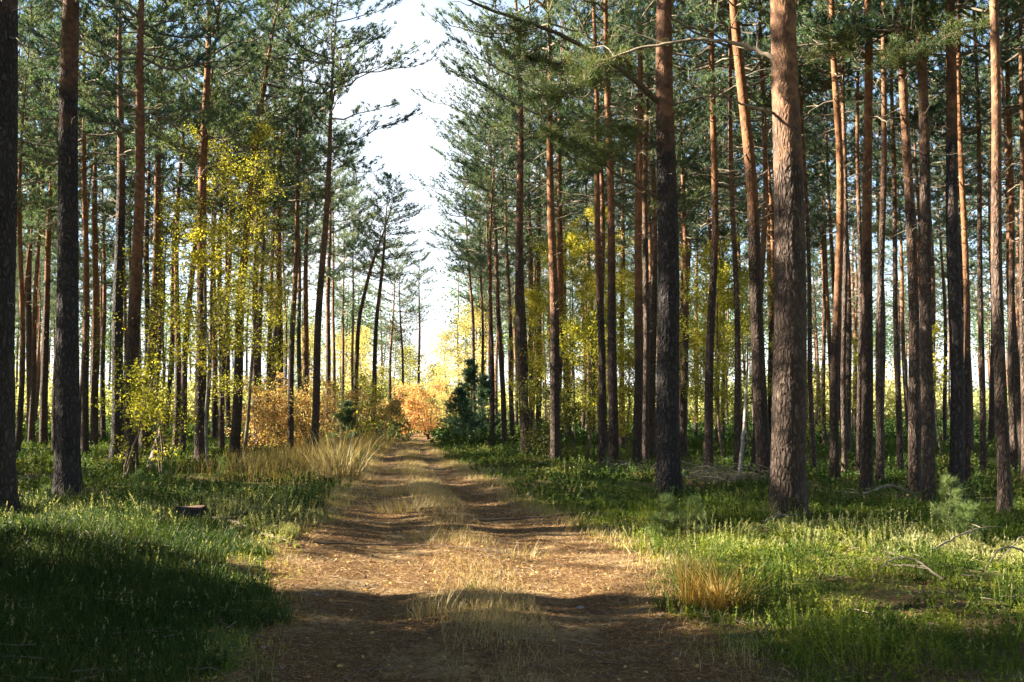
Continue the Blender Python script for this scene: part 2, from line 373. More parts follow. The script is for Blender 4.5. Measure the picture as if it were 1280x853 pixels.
# ------------------------------------------------------------------ trunks
def trunk_mesh(name, seed, axis, radf, ztop, k=12, dz=.3, mat='bark', dead=(3.5, 9.), nd=22, dead_l=1., disp=0.):
    """axis(z) -> offset (x, y) of the centre line, in the frame of the tree's base"""
    rng = np.random.default_rng(seed); mb = MB()
    zs = np.concatenate([np.array([-.35, -.1, 0, .06, .13, .22, .35]), np.arange(.5, ztop, dz), [ztop]])
    if disp: zs = np.concatenate([np.arange(-.2, 8.2, .035), np.arange(8.2, ztop, .4), [ztop]])
    ax = np.array([axis(z) for z in zs]); r = np.array([radf(z) for z in zs])
    a = np.arange(k) * 2 * np.pi / k
    lob = 1 + .16 * np.exp(-np.maximum(zs, 0) / .22)[:, None] * np.sin(a[None, :] * 5 + seed) + .02 * np.sin(a[None, :] * 2 + zs[:, None] * .6 + seed)
    RR = r[:, None] * lob
    if disp:
        off = seed * 7.3
        for i, z in enumerate(zs):
            if z > 8.2: break
            fade = max(.22, 1 - max(0, z - 3.5) / 3.5)
            for j in range(k):
                w = mnoise.noise(Vector((math.cos(a[j]) * 4 + off, math.sin(a[j]) * 4, z * 2.5))) * .6
                c = Vector((math.cos(a[j]) * r[i] * 19 + off, math.sin(a[j]) * r[i] * 19 + w, z * 3.6 + w * 3))
                ds, _ = mnoise.voronoi(c)
                e = min(1., (ds[1] - ds[0]) * 2.6)
                f = mnoise.noise(Vector((math.cos(a[j]) * 9 + off, math.sin(a[j]) * 9, z * 14)))
                RR[i, j] += disp * fade * (e - .6) * (.6 + .8 * abs(w)) + .007 * f
    V = np.stack([ax[:, :1] + RR * np.cos(a), ax[:, 1:] + RR * np.sin(a), np.repeat(zs[:, None], k, 1)], -1)
    n = len(zs); i = np.arange(n - 1)[:, None] * k; j = np.arange(k)[None, :]; j2 = (j + 1) % k
    mb.add(V.reshape(-1, 3), q=np.stack([i + j, i + j2, i + k + j2, i + k + j], -1).reshape(-1, 4))
    for _ in range(nd):                                   # dry side twigs left on the stem
        z = rng.uniform(*dead) if rng.random() > .25 else rng.uniform(2.2, dead[1])
        t = (z - dead[0]) / (dead[1] - dead[0] + .01)
        L = (.12 + 1.3 * max(0, t) ** 1.3 * rng.random() + .15 * rng.random()) * dead_l
        az = rng.random() * 6.283; up = rng.uniform(-.35, .45)
        s = np.linspace(0, 1, 6); c = np.array([*axis(z), z]); rr = radf(z) * .8
        d = np.array([math.cos(az), math.sin(az), up]); wig = np.cumsum(rng.normal(size=(6, 3)) * .04 * L, 0); wig[0] = 0
        pts = c + d * (rr + L * s)[:, None] + wig + np.array([0, 0, -.12 * L]) * (s ** 2)[:, None]
        tube(mb, pts, (.008 + .009 * L) * (1 - .75 * s), 4, m=1)
        if L > .5:
            for q in range(3):
                p0 = pts[rng.integers(2, 5)]; d3 = unit(d + rng.normal(size=3) * .7); l3 = L * rng.uniform(.2, .5)
                ss = np.linspace(0, 1, 3); tube(mb, p0 + d3 * (l3 * ss)[:, None], .006 * (1 - .6 * ss), 3, m=1)
    return mb.mesh(name, [M[mat], M['dead']])

def add_crown(root, top_xy, zc, dirv, H, idx, rz, mat=None):
    me = CROWNS[idx]; s = H / CH[idx]
    c = ob('crown', me, root, (top_xy[0], top_xy[1], zc))
    q = Vector((0, 0, 1)).rotation_difference(Vector(dirv).normalized())
    c.rotation_mode = 'QUATERNION'
    from mathutils import Quaternion
    c.rotation_quaternion = q @ Quaternion((0, 0, 1), rz)
    c.scale = (s, s, s)
    return c

rs = random.Random(7)
PINES = []
def pine(pts, w, label, group='tall pines of the wood', H=None, zc=None, bark='bark', near=0, crown=None, D=None, nd=22, taper=.042, rad=None, dead_l=1.):
    """pts: pixel trail from the foot upwards; w: pixel width of the trunk at about 2 m; returns the root"""
    D = D or gdepth(pts[0][1])
    W = [at(px, py, D) for px, py in pts]
    x0 = W[0].x; z0 = gh(x0, D)
    zz = [p.z - z0 for p in W]; xx = [p.x - x0 for p in W]; zz[0] = 0
    seed = 1000 + len(PINES)
    H = H or rs.uniform(16.5, 19.5); zc = zc or rs.uniform(8.2, 9.8)
    sl = (xx[-1] - xx[-2]) / max(.2, zz[-1] - zz[-2]) if len(pts) > 1 else 0
    ph = rs.random() * 6; am = .03
    zc0 = max(zc, 1)
    def axis(z):
        if z <= zz[-1]: x = float(np.interp(z, zz, xx))
        else: x = xx[-1] + sl * .8 * (z - zz[-1])
        wob = am * min(1, max(z, 0) / 2)
        return (x + wob * math.sin(z * .8 + ph), wob * 1.5 * math.sin(z * .55 + ph * 2))
    def ax2(z):          # smoothed so that the trail's corners do not show
        a_ = [axis(z + d) for d in (-.7, -.35, 0, .35, .7)] if z > .7 else [axis(z)]
        return (sum(p[0] for p in a_) / len(a_), sum(p[1] for p in a_) / len(a_))
    r2 = w * D / F / 2
    def radf(z): return max(.02, r2 * (1 - taper * (z - 2)) * (1 - .9 * max(0, (z - zc) / (H - zc)) ** 1.4)) * (1 + .22 * math.exp(-max(z, 0) / .28))
    k, dz = (84, .04) if near == 2 else (24, .2) if D < 30 else (14, .3)
    root = empty('pine_tree', (x0, D, z0), label=label, cat='pine', group=group)
    tm = trunk_mesh('pine_trunk', seed, ax2, radf, H - .5, k, dz, bark, (3.6, zc + .5), nd, dead_l, disp=.013 if near == 2 else 0)
    ob('trunk', tm, root)
    idx = crown if crown is not None else rs.randrange(6)
    t0 = ax2(zc); t1 = ax2(H)
    dv = (t1[0] - t0[0], t1[1] - t0[1], H - zc)
    add_crown(root, t0, zc, dv, H - zc + .3, idx, rs.random() * 6.28)
    PINES.append((x0, D, root)); return root

# --- the pines one can tell apart, from the left edge to the right edge
T = [
 ([(-9, 655), (-6, 400), (2, 100)], 46, 'massive rough dark pine trunk cut by the left edge of the photo', dict(bark='bark_dark', near=2)),
 ([(86, 617), (82, 400), (87, 100)], 28, 'thick dark pine with flared foot standing in the bilberry at far left', dict(bark='bark_dark', near=2)),
 ([(13, 562), (14, 400), (23, 100)], 9, 'narrow pine showing just right of the massive trunk at the left edge', dict(bark='bark_red')),
 ([(25, 560), (27, 400), (62, 110)], 4.5, 'very thin pine leaning right between the two thickest trunks on the left', {}),
 ([(38, 560), (43, 400), (52, 250)], 6.5, 'thin slightly leaning pine with pale side left of the thick dark pine', {}),
 ([(54, 561), (57, 400), (66, 200)], 9, 'dark middling pine close behind the left side of the thick dark pine', dict(bark='bark_red')),
 ([(106, 573), (108, 300), (104, 100)], 8.5, 'slim pine with bright sunlit streak directly right of the thick dark pine', dict(bark='bark_red')),
 ([(118, 562), (120, 300), (117, 100)], 9, 'straight reddish pine, second behind the thick dark pine on its right', dict(bark='bark_red')),
 ([(129, 543), (130, 300), (127, 150)], 6, 'thin far pine in the gap right of the reddish straight one', {}),
 ([(145, 578), (150, 350), (150, 100)], 14, 'dark straight pine standing left of the glowing red-barked pine', dict(bark='bark_dark')),
 ([(163, 588), (170, 350), (177, 60)], 16, 'red-barked pine with leafy yellow sprays round its foot', dict(bark='bark_red')),
 ([(166, 555), (163, 300), (166, 80)], 6, 'thin sunlit pine half hidden behind the red-barked pine', {}),
 ([(184, 560), (184, 300), (187, 80)], 8, 'greyish pine just right behind the red-barked pine', dict(bark='bark_dark')),
 ([(251, 582), (252, 300), (260, 20)], 14, 'tall pine rising through the middle of the yellow birch leaves', dict(bark='bark_red')),
 ([(227, 572), (230, 450), (238, 380)], 8, 'crooked thin pine in the yellow leaves left of the tallest stem there', {}),
 ([(293, 572), (300, 400), (308, 300), (320, 170), (341, 45)], 12, 'long pine leaning right over the yellow birch leaves', dict(bark='bark_red', zc=9.2)),
 ([(270, 548), (268, 400), (268, 250)], 7, 'slim shaded pine between the birch-wrapped pine and the leaning one', {}),
 ([(286, 552), (284, 400), (284, 250)], 6, 'slim pine touching the left side of the leaning pine', {}),
 ([(336, 545), (338, 400), (341, 250)], 6, 'straight thin pine behind the left end of the orange bushes', {}),
 ([(345, 545), (346, 400), (346, 280)], 5.5, 'thinner twin pine, second behind the left end of the orange bushes', {}),
 ([(358, 545), (357, 400), (354, 300)], 3.5, 'hair-thin pine between the twin pines and the slender dark stem', {}),
 ([(363, 566), (366, 400), (374, 200)], 7.5, 'slender dark pine in front of the orange bushes, left of two', dict(zc=9.5)),
 ([(392, 572), (399, 400), (411, 200)], 9.5, 'dark pine leaning right in front of the orange bushes by the dry grass', dict(zc=9)),
 ([(376, 552), (374, 400), (373, 250)], 6, 'left one of the close pair of pines behind the orange bushes', {}),
 ([(382, 551), (382, 400), (384, 250)], 8, 'right thicker one of the close pair of pines behind the orange bushes', dict(bark='bark_red')),
 ([(410, 548), (410, 400), (413, 250)], 7, 'upright pine showing right behind the dark leaning pine', {}),
 ([(418, 543), (417, 400), (416, 250)], 4.5, 'thin upright pine, second right of the dark leaning pine', {}),
 ([(428, 541), (429, 400), (430, 250)], 4, 'thin pale pine behind the green young pine among orange bushes', {}),
 ([(441, 541), (441, 400), (442, 280)], 4, 'fine straight pine left of the steeply leaning one', {}),
 ([(440, 552), (449, 400), (464, 330), (482, 283)], 6, 'steeply leaning pine bending right towards the sky gap', dict(zc=8.3, H=13, crown=1)),
 ([(465, 551), (471, 400), (479, 318)], 6, 'slightly leaning pine nearest the track on its left side', dict(zc=8.6, H=13.5, crown=3)),
 ([(486, 541), (488, 450), (492, 380)], 4, 'short pine with feathery crown in the sky gap, left of the lone distant pine', dict(zc=6.5, H=14.5, crown=2)),
 ([(504, 538), (503, 440), (500, 380)], 3.4, 'faint slight pine between the feathery one and the lone distant pine', dict(zc=7, H=13.5, crown=5)),
 ([(524, 536), (524, 400)], 3.6, 'lone distant pine at the end of the track in the sky gap', dict(zc=9, H=14, crown=4)),
 ([(594, 548), (591, 400), (588, 360)], 4.5, 'thin dark pine rising from the dark young spruce, leftmost of three', dict(zc=9.5, H=18)),
 ([(604, 548), (603, 400), (601, 330)], 3.8, 'thin dark pine rising from the dark young spruce, middle of three', {}),
 ([(617, 550), (614, 400), (610, 300)], 4, 'thin dark pine at the right side of the young spruce', {}),
 ([(631, 558), (625, 420), (615, 215)], 6.5, 'pine leaning left with pale sunlit foot beside the heather', dict(zc=10, H=18.5, crown=2)),
 ([(641, 555), (637, 400), (632, 250)], 6, 'shaded pine just right of the pine with the pale foot', {}),
 ([(652, 553), (655, 400), (652, 300)], 4, 'thin pine with orange light right of the shaded one', {}),
 ([(664, 555), (664, 400), (662, 250)], 6.5, 'left one of two close pines behind the dark bramble bush', {}),
 ([(673, 555), (674, 400), (674, 250)], 7, 'right one of two close pines behind the dark bramble bush', {}),
 ([(695, 580), (692, 400), (688, 180)], 12, 'sturdy red pine standing in the dark bramble bush', dict(bark='bark_red', zc=8.5)),
 ([(753, 586), (751, 400), (746, 190)], 9, 'pine in yellow leaves at left of a close pair', dict(bark='bark_red')),
 ([(767, 588), (766, 400), (761, 180)], 11.5, 'straight pinkish pine at right of a close pair in yellow leaves', dict(bark='bark_red')),
 ([(777, 560), (778, 350), (779, 190)], 7, 'dark pine seen behind between the pinkish pine and its right neighbour', {}),
 ([(796, 588), (799, 350), (799, 190)], 11, 'sunlit-sided pine left of the great dark trunk', dict(bark='bark_red')),
 ([(807, 582), (807, 350), (808, 190)], 8.5, 'shaded pine squeezed between the sunlit-sided pine and the great dark trunk', {}),
 ([(837, 617), (834, 400), (832, 200), (832, 0)], 28.5, 'great dark pine right of the track with a long bough reaching left', dict(bark='bark_dark', near=2, nd=10)),
 ([(855, 552), (857, 400), (869, 180)], 6.5, 'leaning sunlit pine just right behind the great dark trunk', {}),
 ([(870, 550), (871, 400), (872, 250)], 4.5, 'fine pine in the gap right of the great dark trunk', {}),
 ([(885, 592), (889, 430), (893, 300), (891, 100)], 10.5, 'orange-topped pine with yellow sprig leaves between the two great trunks', dict(bark='bark_red')),
 ([(904, 553), (904, 400), (904, 200)], 5, 'thin shaded pine right of the orange-topped pine', {}),
 ([(922, 592), (921, 450), (913, 100)], 7.5, 'slim dark pine by the leaning bare birch pole', {}),
 ([(955, 603), (948, 400), (939, 230), (926, 100), (919, 20)], 17, 'strong reddish pine bending left, just left of the brightest trunk', dict(bark='bark_red', nd=8)),
 ([(943, 592), (950, 400), (957, 250), (953, 100)], 8, 'slim pine behind the bending reddish pine', {}),
 ([(986, 656), (985, 450), (984, 250), (982, 0)], 40, 'largest brightly sunlit pine trunk with cracked bark and flared foot', dict(near=2, nd=6)),
 ([(1018, 592), (1012, 400), (1003, 150)], 6, 'thin pine leaning left beside the largest sunlit trunk', {}),
 ([(1031, 560), (1030, 400), (1028, 200)], 4.5, 'very thin pine two places right of the largest trunk', {}),
 ([(1043, 606), (1046, 400), (1049, 200), (1043, 60)], 10.5, 'bright orange-topped pine right of the largest trunk', dict(bark='bark_red')),
 ([(1056, 597), (1056, 400), (1055, 200)], 6.5, 'slim shaded pine right behind the orange-topped pine', {}),
 ([(1074, 596), (1074, 400), (1074, 200)], 6, 'slim pine touching the left of the grey-footed reddish pine', {}),
 ([(1083, 617), (1084, 440), (1085, 300), (1084, 60)], 13.5, 'reddish pine with grey foot and a fallen branch beside it', dict(bark='bark_red')),
 ([(1100, 608), (1101, 440), (1104, 200)], 9, 'dark pine standing right behind the grey-footed reddish pine', {}),
 ([(1125, 588), (1121, 440), (1117, 200)], 7, 'slim dark pine alone in the gap before the four stout trunks', {}),
 ([(1144, 615), (1143, 440), (1136, 300), (1129, 60)], 13.5, 'stout pine leaning left, first of the four stout trunks at right', {}),
 ([(1160, 624), (1161, 440), (1158, 300), (1151, 60)], 15, 'stout straight grey-brown pine, second of the four stout trunks', {}),
 ([(1195, 624), (1196, 440), (1191, 300), (1188, 60)], 16.5, 'dark shaded stout pine behind the pale young pine sapling', dict(bark='bark_dark')),
 ([(1209, 606), (1207, 440), (1201, 100)], 8, 'slim pine right behind the dark shaded stout pine', dict(bark='bark_red')),
 ([(1229, 592), (1227, 440), (1221, 100)], 7, 'slim pine halfway between the dark stout pine and the pale one', {}),
 ([(1256, 642), (1253, 440), (1247, 300), (1241, 20)], 14, 'pale smooth sunlit pine at far right with shaded foot', dict(near=0, nd=8)),
 ([(1268, 594), (1266, 440), (1262, 200)], 8, 'reddish pine right behind the pale sunlit one', dict(bark='bark_red')),
 ([(1281, 600), (1280, 400), (1277, 100)], 8, 'dark pine at the very right edge of the photo', {}),
]
D0 = {'lone distant': 78, 'thin far pine in': 50, 'hair-thin': 60}
GR = {}
for pts, w, lab, kw in T:
    D = None
    for k_, v_ in D0.items():
        if k_ in lab: D = v_
    kw = dict(kw)
    GR[lab] = pine(pts, w, lab, D=D, **kw)

# --- copied pines: eight stems, each with a crown, copied through the wood
protos = []
for i in range(9):
    rg = np.random.default_rng(500 + i); lean = rg.normal(size=2) * .012; ph = rg.random(2) * 6
    Hh = [17, 18.5, 16, 19, 17.5, 18, 16.5, 15.5, 18.8][i]; zc = [8.5, 9.5, 7.8, 10, 9, 8.6, 8.2, 7.5, 9.4][i]
    axis = lambda z, lean=lean, ph=ph: (lean[0] * z + .09 * math.sin(z * .5 + ph[0]), lean[1] * z + .09 * math.sin(z * .45 + ph[1]))
    r2 = [.11, .14, .09, .15, .12, .10, .13, .085, .16][i]
    radf = lambda z, r2=r2, zc=zc, Hh=Hh: max(.015, r2 * (1 - .045 * (z - 2)) * (1 - .9 * max(0, (z - zc) / (Hh - zc)) ** 1.4)) * (1 + .2 * math.exp(-max(z, 0) / .25))
    me = trunk_mesh('pine_trunk', 700 + i, axis, radf, Hh - .5, 10, .4, ['bark', 'bark_red', 'bark'][i % 3], (3., zc + .5), 26)
    protos.append((me, axis, Hh, zc, i % 6))
def fill_pine(x, Y, label, group, i=None, s=None):
    i = rs.randrange(9) if i is None else i; me, axis, Hh, zc, ci = protos[i]
    s = s or rs.uniform(.88, 1.1)
    root = empty('pine_tree', (x, Y, gh(x, Y)), rz=rs.random() * 6.28, label=label, cat='pine', group=group)
    root.scale = (s, s, s * rs.uniform(.95, 1.08))
    ob('trunk', me, root); t0 = axis(zc); t1 = axis(Hh)
    add_crown(root, t0, zc, (t1[0] - t0[0], t1[1] - t0[1], Hh - zc), Hh - zc + .3, rs.choice([ci, (ci + 1) % 6, (ci + 3) % 6]), rs.random() * 6.28)
    PINES.append((x, Y, root))
def ok(x, Y, dmin): return all((x - a) ** 2 + (Y - b) ** 2 > dmin ** 2 for a, b, _ in PINES)
def in_view(x, Y, m=0): return Y > 3 and abs(x / Y) < (.5145 + m)
def scatter(n, y0, y1, side, dmin, label, group, xmax=None, clear=3.2, test=None):
    c = 0; tries = 0
    while c < n and tries < 6000:
        tries += 1
        Y = y0 + (y1 - y0) * rs.random() ** .8; half = .53 * Y
        x = rs.uniform(-half, half)
        pc = float(pcx(min(Y, 75)))
        if side < 0 and x > pc - clear: continue
        if side > 0 and x < pc + clear: continue
        if not ok(x, Y, dmin): continue
        if test and not test(x, Y): continue
        fill_pine(x, Y, label, group); c += 1
scatter(16, 33, 50, -1, 2.3, 'slender pine of the middle rows left of the track', 'middle row pines left of the track', clear=4.6)
scatter(26, 50, 92, -1, 2.6, 'faint thin pine in the farthest rows left of the track', 'farthest pines left of the track', clear=5.0, test=lambda x, Y: not (Y > 55 and -34 < x < -11))
scatter(38, 31, 50, 1, 2.1, 'slender pine of the middle rows right of the track', 'middle row pines right of the track', clear=3.2)
scatter(64, 50, 94, 1, 2.5, 'faint thin pine in the farthest rows right of the track', 'farthest pines right of the track', clear=3.6)
for lab_, f_ in (('steeply leaning pine bending right towards the sky gap', 1.35), ('slightly leaning pine nearest the track on its left side', 1.35), ('short pine with feathery crown in the sky gap, left of the lone distant pine', 1.3),
                 ('lone distant pine at the end of the track in the sky gap', 1.25), ('dark pine leaning right in front of the orange bushes by the dry grass', 1.3), ('upright pine showing right behind the dark leaning pine', 1.3), ('thin upright pine, second right of the dark leaning pine', 1.2), ('thin dark pine rising from the dark young spruce, leftmost of three', 1.2), ('pine leaning left with pale sunlit foot beside the heather', 1.15)):
    for ch in GR[lab_].children:
        if ch.name.startswith('crown'): ch.scale = (ch.scale[0] * f_, ch.scale[1] * f_, ch.scale[2])
NV = len(PINES)
# the wood goes on out of view on every side and throws the shade that falls across the track:
# one mass, in coarser needles, as the photograph shows nothing of these trees themselves
OUT = []
def outside(n, x0, x1, y0, y1, dmin, test):
    c = tries = 0
    while c < n and tries < 8000:
        tries += 1
        x = rs.uniform(x0, x1); Y = rs.uniform(y0, y1)
        if in_view(x, Y, .10) or not ok(x, Y, dmin) or not test(x, Y): continue
        OUT.append((x, Y, rs.uniform(.88, 1.1))); PINES.append((x, Y, None)); c += 1
def tl(x, Y):
    if abs(x - float(pcx(Y))) < 4.5: return False
    if 9.3 < Y < 16.0 and x < -4: return False        # the sunny glade
    if (28.5 < Y < 32.5 or 37.5 < Y < 44 or 56 < Y < 67) and x < -17: return False
    return True
outside(100, -78, -9, 17, 66, 3.3, tl)
outside(22, -50, -6, -3, 9, 3.1, tl)
for x_, y_, s_ in ((-14.2, 14.4, .70), (-15.5, 12.9, .66), (-13.0, 17.2, .8), (-13.0, 13.3, .58), (-19.5, 15.4, .9), (-12.2, 15.6, .7)): OUT.append((x_, y_, s_))  # short unseen pines added to throw shade bands over the track
outside(26, -13, 13, -9, 9, 2.6, lambda x, Y: abs(x) > 2.2 and not (x < -4 and Y > 3))  # unseen crowns added close round the viewer to cut the sky light
outside(40, 6, 34, -4, 36, 3.1, tl)
outside(40, -26, 26, -26, -6, 3.2, tl)
def outer_wood():
    lows = []
    for i in range(3):
        me = crown_mesh('low', 150 + i, H=9.5, Rr=2.8, keep=.62, blades_n=5, nl=(.13, .22), nw=.026, sub=7)
        v = np.empty(len(me.vertices) * 3, np.float32); me.vertices.foreach_get('co', v)
        np_ = len(me.polygons); tot = np.empty(np_, np.int32); st = np.empty(np_, np.int32); mi = np.empty(np_, np.int32); lv = np.empty(len(me.loops), np.int32)
        me.polygons.foreach_get('loop_total', tot); me.polygons.foreach_get('loop_start', st); me.polygons.foreach_get('material_index', mi); me.loops.foreach_get('vertex_index', lv)
        t = lv[st[tot == 3][:, None] + np.arange(3)]; q = lv[st[tot == 4][:, None] + np.arange(4)]
        lows.append((v.reshape(-1, 3).copy(), t, q)); bpy.data.meshes.remove(me)
    mb = MB()
    for k, (x, Y, sc) in enumerate(OUT):
        v, t, q = lows[k % 3]; a = rs.random() * 6.28; c_, s_ = math.cos(a) * sc, math.sin(a) * sc; z0 = gh(x, Y); zc = rs.uniform(8, 9.6) * sc
        w_ = np.stack([v[:, 0] * c_ - v[:, 1] * s_ + x, v[:, 0] * s_ + v[:, 1] * c_ + Y, v[:, 2] * sc + z0 + zc], 1)
        mb.add(w_, t=t); mb.n -= len(w_); mb.v.pop(); mb.add(w_, q=q, m=1)
        zz = np.array([-.2, 0, .4, 2, 5, 8, 11, 14, 17.5]) * sc
        r_ = rs.uniform(.09, .17) * np.array([1.35, 1.25, 1.1, 1, .88, .76, .5, .28, .08])
        tube(mb, np.stack([x + .06 * np.sin(zz * .5 + k), Y + .06 * np.cos(zz * .4 + k), z0 + zz], 1), r_, 9, m=2)
    return mb
tag(ob('outlying_wood', outer_wood().mesh('outlying_wood', [M['needle'], M['dead'], M['bark']])), 'pines of the wood that goes on all round beyond the view', 'wood', kind='stuff')

# --- boughs of the great trunks that cross the top of the picture
def bough(root, pts, D, r0, r1, mat, dDs=0., twigs=0, seed=0, name='branch'):
    rng = np.random.default_rng(seed); mb = MB()
    W = [at(px, py, D + dDs * i / (len(pts) - 1)) - root.location for i, (px, py) in enumerate(pts)]
    W = np.array([tuple(p) for p in W]); n = len(W)
    tt = np.linspace(0, n - 1, n * 4); Wp = np.stack([np.interp(tt, range(n), W[:, i]) for i in range(3)], 1)
    for _ in range(2): Wp[1:-1] = (Wp[:-2] + 2 * Wp[1:-1] + Wp[2:]) / 4
    Wp[1:-1] += rng.normal(size=(len(Wp) - 2, 3)) * .008
    s = np.linspace(0, 1, len(Wp)); tube(mb, Wp, r0 + (r1 - r0) * s, 8)
    for _ in range(twigs):
        i0 = rng.integers(3, len(Wp) - 1); d = unit(Wp[i0] - Wp[i0 - 1]); d = unit(d + rng.normal(size=3) * .7); l = rng.uniform(.2, .8)
        ss = np.linspace(0, 1, 5); wig = np.cumsum(rng.normal(size=(5, 3)) * .03, 0); wig[0] = 0
        tube(mb, Wp[i0] + d * (l * ss)[:, None] + wig, .012 * (1 - .7 * ss), 4)
    return ob(name, mb.mesh(name, [M[mat]]), root)
def spray(root, cpts, D, n, rx, rz, seed, mat='needle_near', nl=(.07, .12)):
    """hanging needle tufts round a set of points (photo pixels at depth D), joined by twigs"""
    rng = np.random.default_rng(seed); mb = MB()
    Tp = []
    for (px, py) in cpts:
        c = np.array(tuple(at(px, py, D) - root.location)); c[1] += rng.uniform(-.8, .8)
        for b in range(n):
            az = rng.random() * 6.28; d = np.array([math.cos(az), math.sin(az), rng.uniform(-.5, .5)]); d *= np.array([rx, rx, rz]) * rng.uniform(.4, 1.1)
            s = np.linspace(0, 1, 6); wig = np.cumsum(rng.normal(size=(6, 3)) * .03, 0)
            pts = c + d * s[:, None] + np.array([0, 0, .12]) * (s ** 2)[:, None] + wig
            tube(mb, pts, .011 * (1 - .7 * s), 4, m=1)
            Tp.append(pts[1:] + rng.normal(size=(5, 3)) * .03); Tp.append((pts[2:] + pts[1:-1]) / 2 + rng.normal(size=(4, 3)) * .07)
    Tp = np.concatenate(Tp); B = 26; Pp = np.repeat(Tp, B, 0) + rng.normal(size=(len(Tp) * B, 3)) * .035
    D_ = unit(rng.normal(size=Pp.shape) + np.array([0, 0, .5]))
    blades(mb, rng, Pp, D_, rng.uniform(*nl, len(Pp)), .0045)
    return ob('foliage', mb.mesh('foliage', [M[mat], M['hazel']]), root)
g1 = GR['great dark pine right of the track with a long bough reaching left']
g2 = GR['largest brightly sunlit pine trunk with cracked bark and flared foot']
g3 = GR['reddish pine with grey foot and a fallen branch beside it']
g4 = GR['stout straight grey-brown pine, second of the four stout trunks']
Da, Db = g1.location.y, g2.location.y
bough(g1, [(826, 130), (812, 118), (790, 97), (765, 80), (715, 50), (660, 27), (610, 12), (578, -4)], Da, .062, .022, 'hazel', -1.2, 9, 1)
bough(g1, [(826, 250), (806, 236), (780, 225), (762, 212), (745, 190)], Da, .035, .012, 'hazel', -1.5, 6, 2)
bough(g1, [(828, 115), (817, 110), (798, 118), (775, 138), (752, 152)], Da, .03, .01, 'dead', .5, 7, 3)
bough(g2, [(968, 74), (945, 62), (905, 50), (870, 49), (835, 54), (795, 61), (765, 72), (740, 84), (722, 100)], Db, .034, .010, 'dead', 1.0, 8, 4)
bough(g2, [(968, 142), (945, 135), (925, 129), (908, 122), (880, 112), (862, 100)], Db, .022, .006, 'dead', -.6, 4, 5)
bough(g2, [(998, 146), (1008, 145), (1016, 137)], Db, .014, .006, 'hazel', .3, 0, 6)
spray(g1, [(735, 115), (755, 150), (700, 165), (770, 185), (660, 75), (690, 120), (730, 175), (785, 150), (640, 45), (745, 215), (700, 70), (790, 60)], Da - .6, 9, .8, .45, 11)
spray(g2, [(722, 110), (745, 90), (700, 135)], Db + 1.1, 6, .5, .4, 12)
spray(g3, [(1050, 50), (1035, 62), (1075, 40)], g3.location.y - .6, 7, .6, .35, 13)
spray(g4, [(1140, 65), (1165, 60), (1120, 75)], g4.location.y - .6, 7, .7, .3, 14)

# ------------------------------------------------------------------ broadleaved trees and bushes
def leafy(seed, H, spread, nbr, nleaf, leaf, lmat, bmat, lo=.15, stems=1, r0=.05, up=.7, clump=.11, droop=0., lean=0.):
    rng = np.random.default_rng(seed); st = MB(); lf = MB(); LP = []
    for s_ in range(stems):
        n = 9; s = np.linspace(0, 1, n); a = rng.random() * 6.28
        out = spread * (.35 + .5 * rng.random()) if stems > 1 else lean
        hh = H * (rng.uniform(.65, 1) if stems > 1 else 1)
        wig = np.cumsum(rng.normal(size=(n, 3)) * .02 * H ** .6, 0); wig[0] = 0
        ax = np.stack([math.cos(a) * out * s ** 1.3, math.sin(a) * out * s ** 1.3, hh * s], 1) + wig * np.array([1, 1, .3]); ax[0, 2] = -.12
        tube(st, ax, r0 * (1 - .85 * s) + .004, 7)
        for b in range(nbr // stems):
            t = lo + (1 - lo) * rng.random() ** .9; k = t * (n - 1); i0 = min(int(k), n - 2); p = ax[i0] + (ax[i0 + 1] - ax[i0]) * (k - i0)
            az = rng.random() * 6.28
            L = spread * (math.sin(math.pi * min(.97, .22 + .72 * (t - lo) / (1 - lo)))) ** .7 * rng.uniform(.45, 1.1) / (1.5 if stems > 1 else 1)
            m = 7; ss = np.linspace(0, 1, m); wg = np.cumsum(rng.normal(size=(m, 3)) * .05 * L, 0); wg[0] = 0
            d = np.array([math.cos(az), math.sin(az), up * rng.uniform(.3, 1.1)])
            br = p + d * (L * ss)[:, None] + wg + np.array([0, 0, -droop * L]) * (ss ** 2)[:, None]
            tube(st, br, max(.004, r0 * .3) * (1 - .8 * ss) * (1 - .5 * t) + .0025, 4)
            for q in range(5):
                i1 = rng.integers(1, m); d3 = unit(d + rng.normal(size=3) * .8); l3 = L * rng.uniform(.15, .42)
                s3 = np.linspace(0, 1, 4); tw = br[i1] + d3 * (l3 * s3)[:, None] + np.array([0, 0, -droop * l3]) * (s3 ** 2)[:, None]
                tube(st, tw, .0035 * (1 - .5 * s3) + .0008, 3)
                LP.append(tw[1:]); LP.append((tw[1:] + tw[:-1]) / 2)
            LP.append(br[2:])
    LP = np.concatenate(LP); idx = rng.integers(0, len(LP), nleaf)
    Pp = LP[idx] + rng.normal(size=(nleaf, 3)) * clump
    Pp[:, 2] = np.maximum(Pp[:, 2], .04)
    D = unit(rng.normal(size=(nleaf, 3)) * np.array([1, 1, .6]) + np.array([0, 0, -.25]))
    L = leaf * rng.uniform(.6, 1.2, nleaf); leaves(lf, rng, Pp, D, L, L * .34)
    return st.mesh('stems', [M[bmat]]), lf.mesh('leaves', [M[lmat]], smooth=False)
def plant(name, cat, px, D, seed, label, group=None, kinds=('trunk', 'crown'), rz=0., **k):
    x = gx(px, D); root = empty(name, (x, D, gh(x, D)), rz, label=label, cat=cat, group=group)
    a, b = leafy(seed, **k); ob(kinds[0], a, root); ob(kinds[1], b, root)
    return root
YB = 'yellow birches of the undergrowth'
